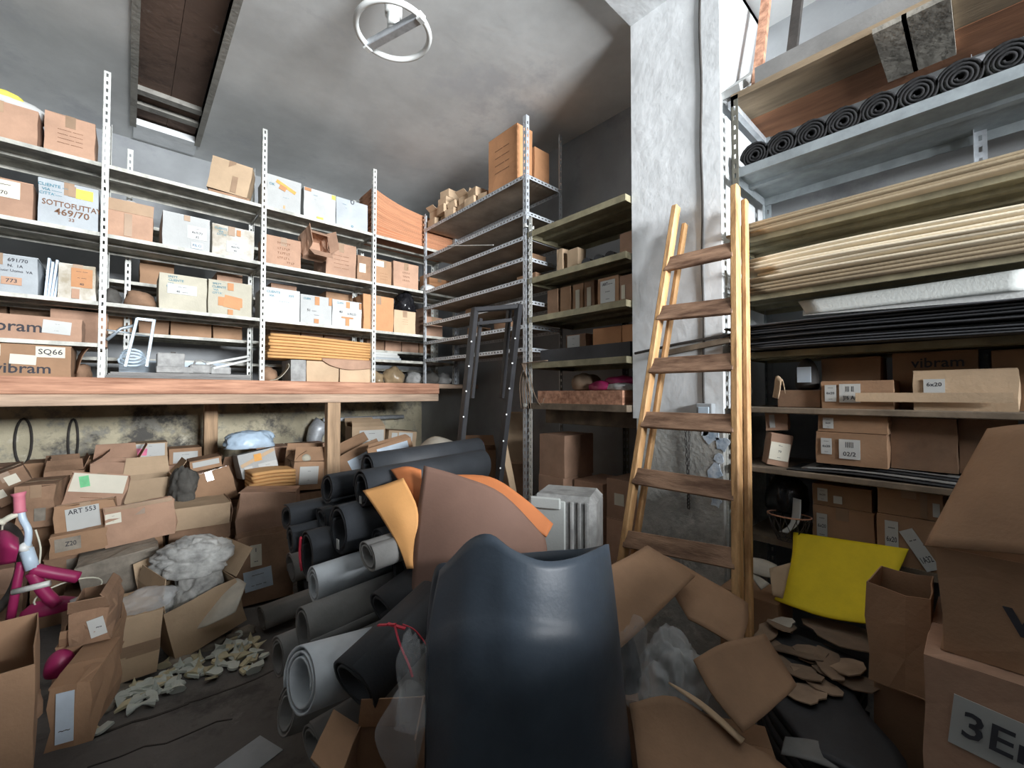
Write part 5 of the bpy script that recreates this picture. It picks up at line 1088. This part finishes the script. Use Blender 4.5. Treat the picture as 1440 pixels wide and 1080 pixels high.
# grey cabinet behind the sheets
o = at(790, 770, d=2.05); o.z = .55
t = thing('grey_cabinet', 'grey metal cabinet lying behind the standing black sheet', 'cabinet', o, (0, 0, R(-62)))
MB().box((-.16, 0, 0), (.16, .27, .46)).build('body', GREYM, t, bevel=.03); MB().box((-.155, -.012, .03), (.02, 0, .44)).build('door', SHW, t, bevel=.006)
for x in (.04, .075, .11): MB().box((x, -.01, .03), (x + .018, 0.002, .44)).build('ridge', GREYM, t, bevel=.004)
MB().box((-.15, -.03, .40), (.0, -.012, .455)).build('lid', SHW, t, bevel=.006)
carton('brown carton under the grey cabinet', (o.x, o.y - .02, 0), (.36, .27, .548), (0, 0, R(-62)), KR, tape=None)

# ------------------------------------------------------------------ cardboard heap at the ladder's foot
carton('dark carton buried under the flattened cardboard at the ladder foot', (1.39, .95, 0), (.30, .26, .36), (0, 0, R(-55)), KR, tape=None)
carton('low carton buried beside the ladder foot', (1.41, .55, 0), (.26, .20, .36), (0, 0, R(-60)), KR, tape=None)
sheet('flattened_cardboard', [[(850, 800, 1.68), (880, 783, 1.76), (910, 769, 1.86)], [(856, 850, 1.58), (900, 822, 1.68), (945, 790, 1.80)], [(866, 918, 1.45), (915, 872, 1.58), (977, 811, 1.74)]], KR, 'flattened cardboard panel lying above the milky plastic film', 'cardboard', .006, 4, .004)
sheet('flattened_cardboard', [[(905, 769, 1.9), (980, 806, 1.84), (1052, 850, 1.76)], [(945, 830, 1.78), (1000, 850, 1.72), (1050, 880, 1.66)], [(968, 872, 1.68), (1000, 890, 1.62), (1040, 912, 1.58)]], KR, 'folded cardboard panel with tape marks at the ladder foot', 'cardboard', .006, 4, .006)
sheet('flattened_cardboard', [[(975, 928, 1.44), (1020, 905, 1.50), (1074, 892, 1.56)], [(1000, 975, 1.36), (1050, 950, 1.42), (1098, 930, 1.50)], [(1044, 1030, 1.28), (1085, 1000, 1.33), (1119, 964, 1.42)]], KR, 'bent cardboard square lying in front of the milky film', 'cardboard', .006, 4, .004)
sheet('flattened_cardboard', [[(885, 990, 1.32), (950, 980, 1.34), (1040, 1040, 1.29)], [(892, 1040, 1.25), (980, 1050, 1.26), (1090, 1070, 1.26)], [(900, 1110, 1.12), (1000, 1115, 1.14), (1140, 1110, 1.16)]], KR, 'wide cardboard sheet covering the floor beside the black sheet', 'cardboard', .006, 4, .004)
sheet('flattened_cardboard', [[(940, 962, 1.38), (985, 987, 1.35), (1045, 1040, 1.29)], [(952, 970, 1.34), (990, 998, 1.31), (1040, 1046, 1.26)]], KL, 'narrow torn cardboard strip under the bent square', 'cardboard', .006, 4, .006)
lump('milky_film', at(944, 995, d=1.56), (.135, .12, .19), BAGM, 'milky plastic film crumpled among the cardboard at the ladder foot', 'plastic film', .34, 1.4, 61, 5)
lump('dark_film', at(893, 985, d=1.41), (.055, .055, .17), BAGT, 'bluish clear film behind the black sheet edge', 'plastic film', .4, 1.8, 66, 4)
lump('dark_bag', at(878, 968, d=1.56), (.055, .055, .15), BAGK, 'black plastic behind the clear film beside the black sheet', 'bag', .3, 1.7, 67, 3)

# ------------------------------------------------------------------ yellow sheet, scraps and black sheets at the rack foot
sheet('yellow_sheet', [[at(x, y, X=X_) for x, y in r] for X_, r in ((2.555, ((1116, 749), (1190, 760), (1278, 773))), (2.47, ((1114, 785), (1188, 797), (1262, 808))), (2.37, ((1104, 820), (1178, 836), (1240, 845))), (2.27, ((1089, 844), (1158, 868), (1229, 879))))], YEL, 'bright yellow rubber sheet leaning at the foot of the rack', 'sheet', .007)
def pile_top(x): return .335 * (1 + .35 * (x - 1.6) / .6)
for i in range(7):
    k = (i + 1) / 7
    rows = [[Vector((x + .01 * math.sin(i * 2.1), y + .008 * math.sin(i * 3.3 + x), pile_top(x) * k + (.008 if j == 1 else 0) * k)) for j, y in enumerate((y0, (y0 + y1) / 2, y1))] for x, y0, y1 in ((1.66, .19, .40), (1.80, .19, .57), (1.97, .34, .66), (2.18, .34, .66))]
    sheet('black_offcut_sheet', rows[::-1], SHB, 'large black rubber sheet in the pile on the floor beside the ladder', 'sheet', .044, 4, .002, 'black sheets on the floor')
random.seed(88)
def scrap(px, py, d, s, mat, lab, grp=None, tilt=.16):
    poly = []; ph = random.uniform(0, 6)
    for k in range(12):
        a = k * math.pi / 6; r = s * (1 + .3 * math.sin(2 * a + ph) + .12 * math.sin(3 * a + ph * 2)); poly.append((r * math.cos(a) * 1.3, r * math.sin(a) * .75))
    for _ in range(30):
        p = at(px, py, d=d)
        d += (p.z - pile_top(p.x) - .012 - .01 * random.random()) * .5
    p = at(px, py, d=d); b = MB().prism(poly, .005)
    ob = b.build('leather_scrap', mat, None); ob.location = p; ob.rotation_euler = (random.uniform(-tilt, tilt), random.uniform(-tilt, tilt), random.uniform(0, 6.28)); tag(ob, lab, 'scrap', grp); return ob
for px, py, d in ((1078, 890, 1.78), (1075, 905, 1.74), (1090, 930, 1.70), (1108, 915, 1.74), (1125, 945, 1.68), (1140, 920, 1.74), (1150, 960, 1.68), (1080, 955, 1.62), (1165, 930, 1.72), (1100, 880, 1.80), (1130, 975, 1.64), (1185, 935, 1.72), (1192, 955, 1.7), (1060, 925, 1.66)):
    scrap(px, py, d, random.uniform(.05, .085), SCRAP, 'curved tan leather offcut among the scraps beside the yellow sheet', 'tan leather offcuts')
scrap(1185, 892, 1.80, .13, SCRAP, 'large flat tan leather piece just below the yellow sheet', None, .1); scrap(1100, 876, 1.84, .045, CLOTHC, 'small mushroom shaped pale offcut near the ladder foot', None, .3)
sheet('grey_scrap', [[(1105, 1036, 1.39), (1160, 1048, 1.41), (1230, 1075, 1.36)], [(1100, 1062, 1.36), (1150, 1075, 1.34), (1215, 1100, 1.30)]], RUBG, 'curled grey rubber scrap near the floor cardboard', 'scrap', .006, 4, .01)
sheet('white_leather', [[(1056, 784, 2.12), (1075, 788, 2.1), (1093, 796, 2.08)], [(1054, 806, 2.02), (1072, 812, 2.0), (1090, 815, 1.99)]], CLOTHC, 'folded off white leather piece beside the ladder rail', 'leather', .006, 4, .01)
sheet('white_leather', [[(1050, 803, 2.03), (1065, 810, 2.02)], [(1070, 830, 1.95), (1082, 822, 1.97)]], CLOTHC, 'pointed off white leather tip below the folded piece', 'leather', .006, 4)
sheet('tan_leather', [[(1082, 800, 2.03), (1112, 792, 2.05)], [(1086, 838, 1.92), (1100, 842, 1.92)]], KL, 'tan leather piece between white leather and yellow sheet', 'leather', .006, 4)
carton('dark carton under the leather pieces beside the pillar foot', (2.24, .80, .0), (.26, .22, .53), (0, 0, -math.pi / 2), KR, tape=None)

# ------------------------------------------------------------------ large dark cartons at the right edge
carton('large brown carton at the bottom of the stack before the sheet rack', (1.74, -.22, 0), (.70, .48, .36), (0, 0, R(-90)), KR, tape=None)
t = carton('large brown carton with a torn white label reading 3Enn', (1.70, -.22, .362), (.72, .52, .40), (0, 0, R(-90)), KP, tape=None, crush=.008, stick=((.44, .56, .74, .34, PAPER, None, .5, 6), (.55, .82, .5, .16, PAPERC, ['     ---'], .4, 5)))
lettering('3Enneerre', t, (-.085, -.011, .228), .098, INK, rot=(math.pi / 2, R(6), 0))
t = carton('large open brown carton printed vibram with its flaps raised', (1.76, -.24, .764), (.70, .48, .29), (0, 0, R(-90)), KR, opened=(None, None, None, None), crush=.008, prints=((.46, .5, .5, 'vibram', INK),))
def part_sheet(parent, rows, mat, th=.005, n=4):
    inv = (Matrix.Translation(parent.location) @ parent.rotation_euler.to_matrix().to_4x4()).inverted()
    rows = [[inv @ at(v[0], v[1], d=v[2]) for v in r] for r in rows]; V, Fc = gridsheet(rows, n, th); b = MB(); b.V, b.Fc = V, Fc; return b.build('flap', mat, parent, True)
part_sheet(t, [[(1390, 604, 1.32), (1440, 598, 1.24), (1540, 596, 1.12)], [(1345, 685, 1.30), (1400, 690, 1.2), (1500, 690, 1.08)], [(1301, 768, 1.26), (1380, 775, 1.16), (1500, 785, 1.02)]], KR)
part_sheet(t, [[(1301, 768, 1.27), (1306, 762, 1.5)], [(1372, 640, 1.36), (1410, 640, 1.55)]], KD)
carton('open dark carton beside the yellow sheet with a pale worn rim', (1.95, .226, .502), (.155, .25, .33), (0, 0, R(-90)), KR, opened=(None, None, None, None), crush=.008)
carton('brown carton under the open dark one by the rack', (2.04, .226, 0), (.15, .16, .50), (0, 0, R(-90)), KR, tape=None)

# ------------------------------------------------------------------ left foreground
carton('brown carton carrying the big open box in the left foreground', (-.52, 1.86, 0), (.62, .45, .398), (0, 0, R(3)), KD, tape=None)
t = carton('big open kraft box full of dark paper in the left foreground', (-.50, 1.87, .40), (.62, .42, .31), (0, 0, R(4)), KR, opened=(None, None, None, None), crush=.006, tape=None)
lump('packing_paper', (-.42, 2.09, .41), (.19, .13, .14), KD, 'dark crumpled packing paper inside the big open box', 'paper', .45, 2, 71, 4)
block((-.84, 1.86, 0), (-.17, 2.34, .72))
pbox('carton with a torn white label behind the big open box', 94, 858, 154, 905, 2.55, KD, dp=.28, yaw=-8, opened=(120, None, None, 60), stick=((.72, .45, .4, .55, PAPER, ['  ~-'], .4, -12),), crush=.01)
pbox('rounded brown carton under the torn label one', 82, 902, 152, 962, 2.42, KR, dp=.3, yaw=-10, opened=(110, None, 80, None), crush=.014)
pbox('low carton with a grey paper label on the floor', 66, 962, 130, 1050, 2.15, KR, dp=.3, yaw=-14, tape=None, stick=((.4, .5, .42, .8, PAPERB, ['', '~~'], .3),), crush=.008)
pbox('dark carton on the floor under the rounded one', 70, 960, 140, 1010, 2.5, KD, dp=.3, tape=None)
flush()
lump('magenta_ball', at(84, 948, d=1.66), (.045, .04, .065), MAG, 'glossy magenta plastic toy between the cartons', 'toy', .05, 1, 3, 4)
sheet('white_wrapper', [[(100, 848, 1.95), (116, 842, 1.97), (132, 836, 2.0)], [(102, 862, 1.9), (120, 856, 1.9), (134, 848, 1.93)]], PAPER, 'crinkled white wrapper beside the bicycle', 'wrapper', .01, 5, .012)
solo('paper_sheet', MB().box((-.11, -.08, 0), (.11, .08, .003), Matrix.Translation(at(345, 1072, Z=.001)) @ Matrix.Rotation(R(20), 4, 'Z')), WG, 'pale grey paper lying on the floor before the rolls', 'paper')
fl = bpy.data.objects['floor']
for (x0, y0, x1, y1, wd) in ((95, 1052, 262, 990, .014), (262, 990, 405, 938, .010), (130, 1078, 330, 1008, .006)):
    a, b_ = at(x0, y0, Z=.001), at(x1, y1, Z=.001); pts = [a.lerp(b_, k / 6) + Vector((random.uniform(-.02, .02), random.uniform(-.02, .02), 0)) for k in range(7)]
    b = MB()
    for p, q in zip(pts, pts[1:]): b.bar(p, q, wd, .004)
    b.build('crack', BLKM, fl)

# open carton with clear film at the bottom of the picture
c = at(548, 1080, d=1.16)
carton('open kraft carton under the clear film in the foreground', (c.x - .03, c.y + .0, .16), (.22, .20, .31), (0, 0, R(-38)), KR, opened=(150, 80, 140, 80), crush=.008)
sheet('clear_film', [[(570, 955, 1.2), (585, 952, 1.2), (600, 962, 1.2)], [(545, 985, 1.14), (560, 975, 1.12), (605, 990, 1.15)], [(522, 1020, 1.12), (548, 1012, 1.08), (596, 1020, 1.11)], [(528, 1050, 1.1), (552, 1052, 1.07), (585, 1045, 1.1)], [(550, 1075, 1.1), (560, 1080, 1.08), (572, 1072, 1.1)]], BAGT, 'crumpled clear plastic bag hanging over the open carton', 'bag', .002, 9, .028)
lump('clear_film', at(585, 1020, d=1.18), (.055, .05, .17), BAGT, 'knotted clear plastic bag end beside the red ribbon', 'bag', .5, 1.9, 84, 4)
carton('brown carton on the floor below the open film carton', (c.x - .03, c.y + .0, 0), (.24, .21, .158), (0, 0, R(-38)), KR, tape=None)

# ------------------------------------------------------------------ child's bicycle
o = at(40, 800, d=1.95); o.z = 0
t = thing('child_bicycle', "child's magenta bicycle with pale blue handlebar fallen against the cartons", 'bicycle', o)
bp = lambda px, py, d: at(px, py, d=d) - o
D = 1.92
MB().tube(spline([bp(29, 716, D), bp(32, 730, D), bp(40, 748, D), bp(37, 775, D)], 5), .013, 8).build('handlebar', PALEB, t, True)
MB().tube([bp(26, 693, D), bp(27, 698, D), bp(28, 717, D), bp(28, 720, D)], [.026, .019, .019, .024], 10).build('grip', PINKG, t, True)
MB().tube(spline([bp(27, 722, D), bp(15, 727, D - .02), bp(3, 734, D - .03)], 4), [.013] * 8 + [.02], 7).build('brake_lever', CREAMP, t, True)
MB().tube(spline([bp(4, 735, D - .03), bp(2, 760, D), bp(6, 790, D + .02)], 4), .004, 5).build('brake_cable', CREAMP, t, True)
MB().tube([bp(30, 772, D - .01), bp(38, 768, D - .01)], [.02, .022], 10).build('headset', WPL, t, True)
MB().tube([bp(37, 772, D), bp(46, 800, D)], .024, 10).build('head_tube', PALEB, t, True)
MB().tube(spline([bp(45, 800, D), bp(75, 806, D + .04), bp(110, 812, D + .1)], 4), .026, 9).build('top_tube', MAG, t, True)
MB().tube(spline([bp(45, 805, D), bp(60, 830, D + .02), bp(80, 850, D + .05)], 4), .024, 9).build('down_tube', MAG, t, True)
MB().tube(spline([bp(30, 790, D), bp(22, 830, D - .02), bp(15, 870, D - .02)], 4), .016, 8).build('fork', MAG, t, True)
MB().tube([bp(18, 833, D - .06), bp(70, 820, D - .02)], .013, 8).build('carrier_bar', STEEL, t, True)
wc = bp(-8, 800, D); wr = .19
MB().tube([wc + Vector((.35 * wr * math.cos(a), .6 * wr * math.cos(a), wr * math.sin(a))) for a in [k * math.pi / 14 for k in range(28)]], .02, 8, True).build('tyre', BLKM, t, True)
V_, F_ = gridsheet([[bp(-14, 752, D), bp(6, 746, D - .02), bp(25, 757, D)], [bp(-12, 768, D - .05), bp(8, 764, D - .07), bp(26, 772, D - .05)], [bp(-10, 796, D - .03), bp(8, 793, D - .05), bp(22, 790, D - .03)]], 4, .004)
m_ = MB(); m_.V, m_.Fc = V_, F_; m_.build('fender', MAG, t, True)
wc2 = bp(98, 832, D + .12)
MB().tube([wc2 + Vector((.11 * math.cos(a), .04 * math.cos(a), .05 * math.sin(a))) for a in [k * math.pi / 12 for k in range(24)]], .004, 5, True).build('chain_guard_ring', CREAMP, t, True)
MB().tube(spline([bp(50, 745, D + .1), bp(57, 770, D + .1), bp(55, 795, D + .06)], 4), .004, 5).build('brake_cable', CREAMP, t, True)
lump('chain_guard', bp(72, 862, D + .06), (.10, .04, .05), MAG, '', '', .1, 1.2, 9, 3, parent=t)
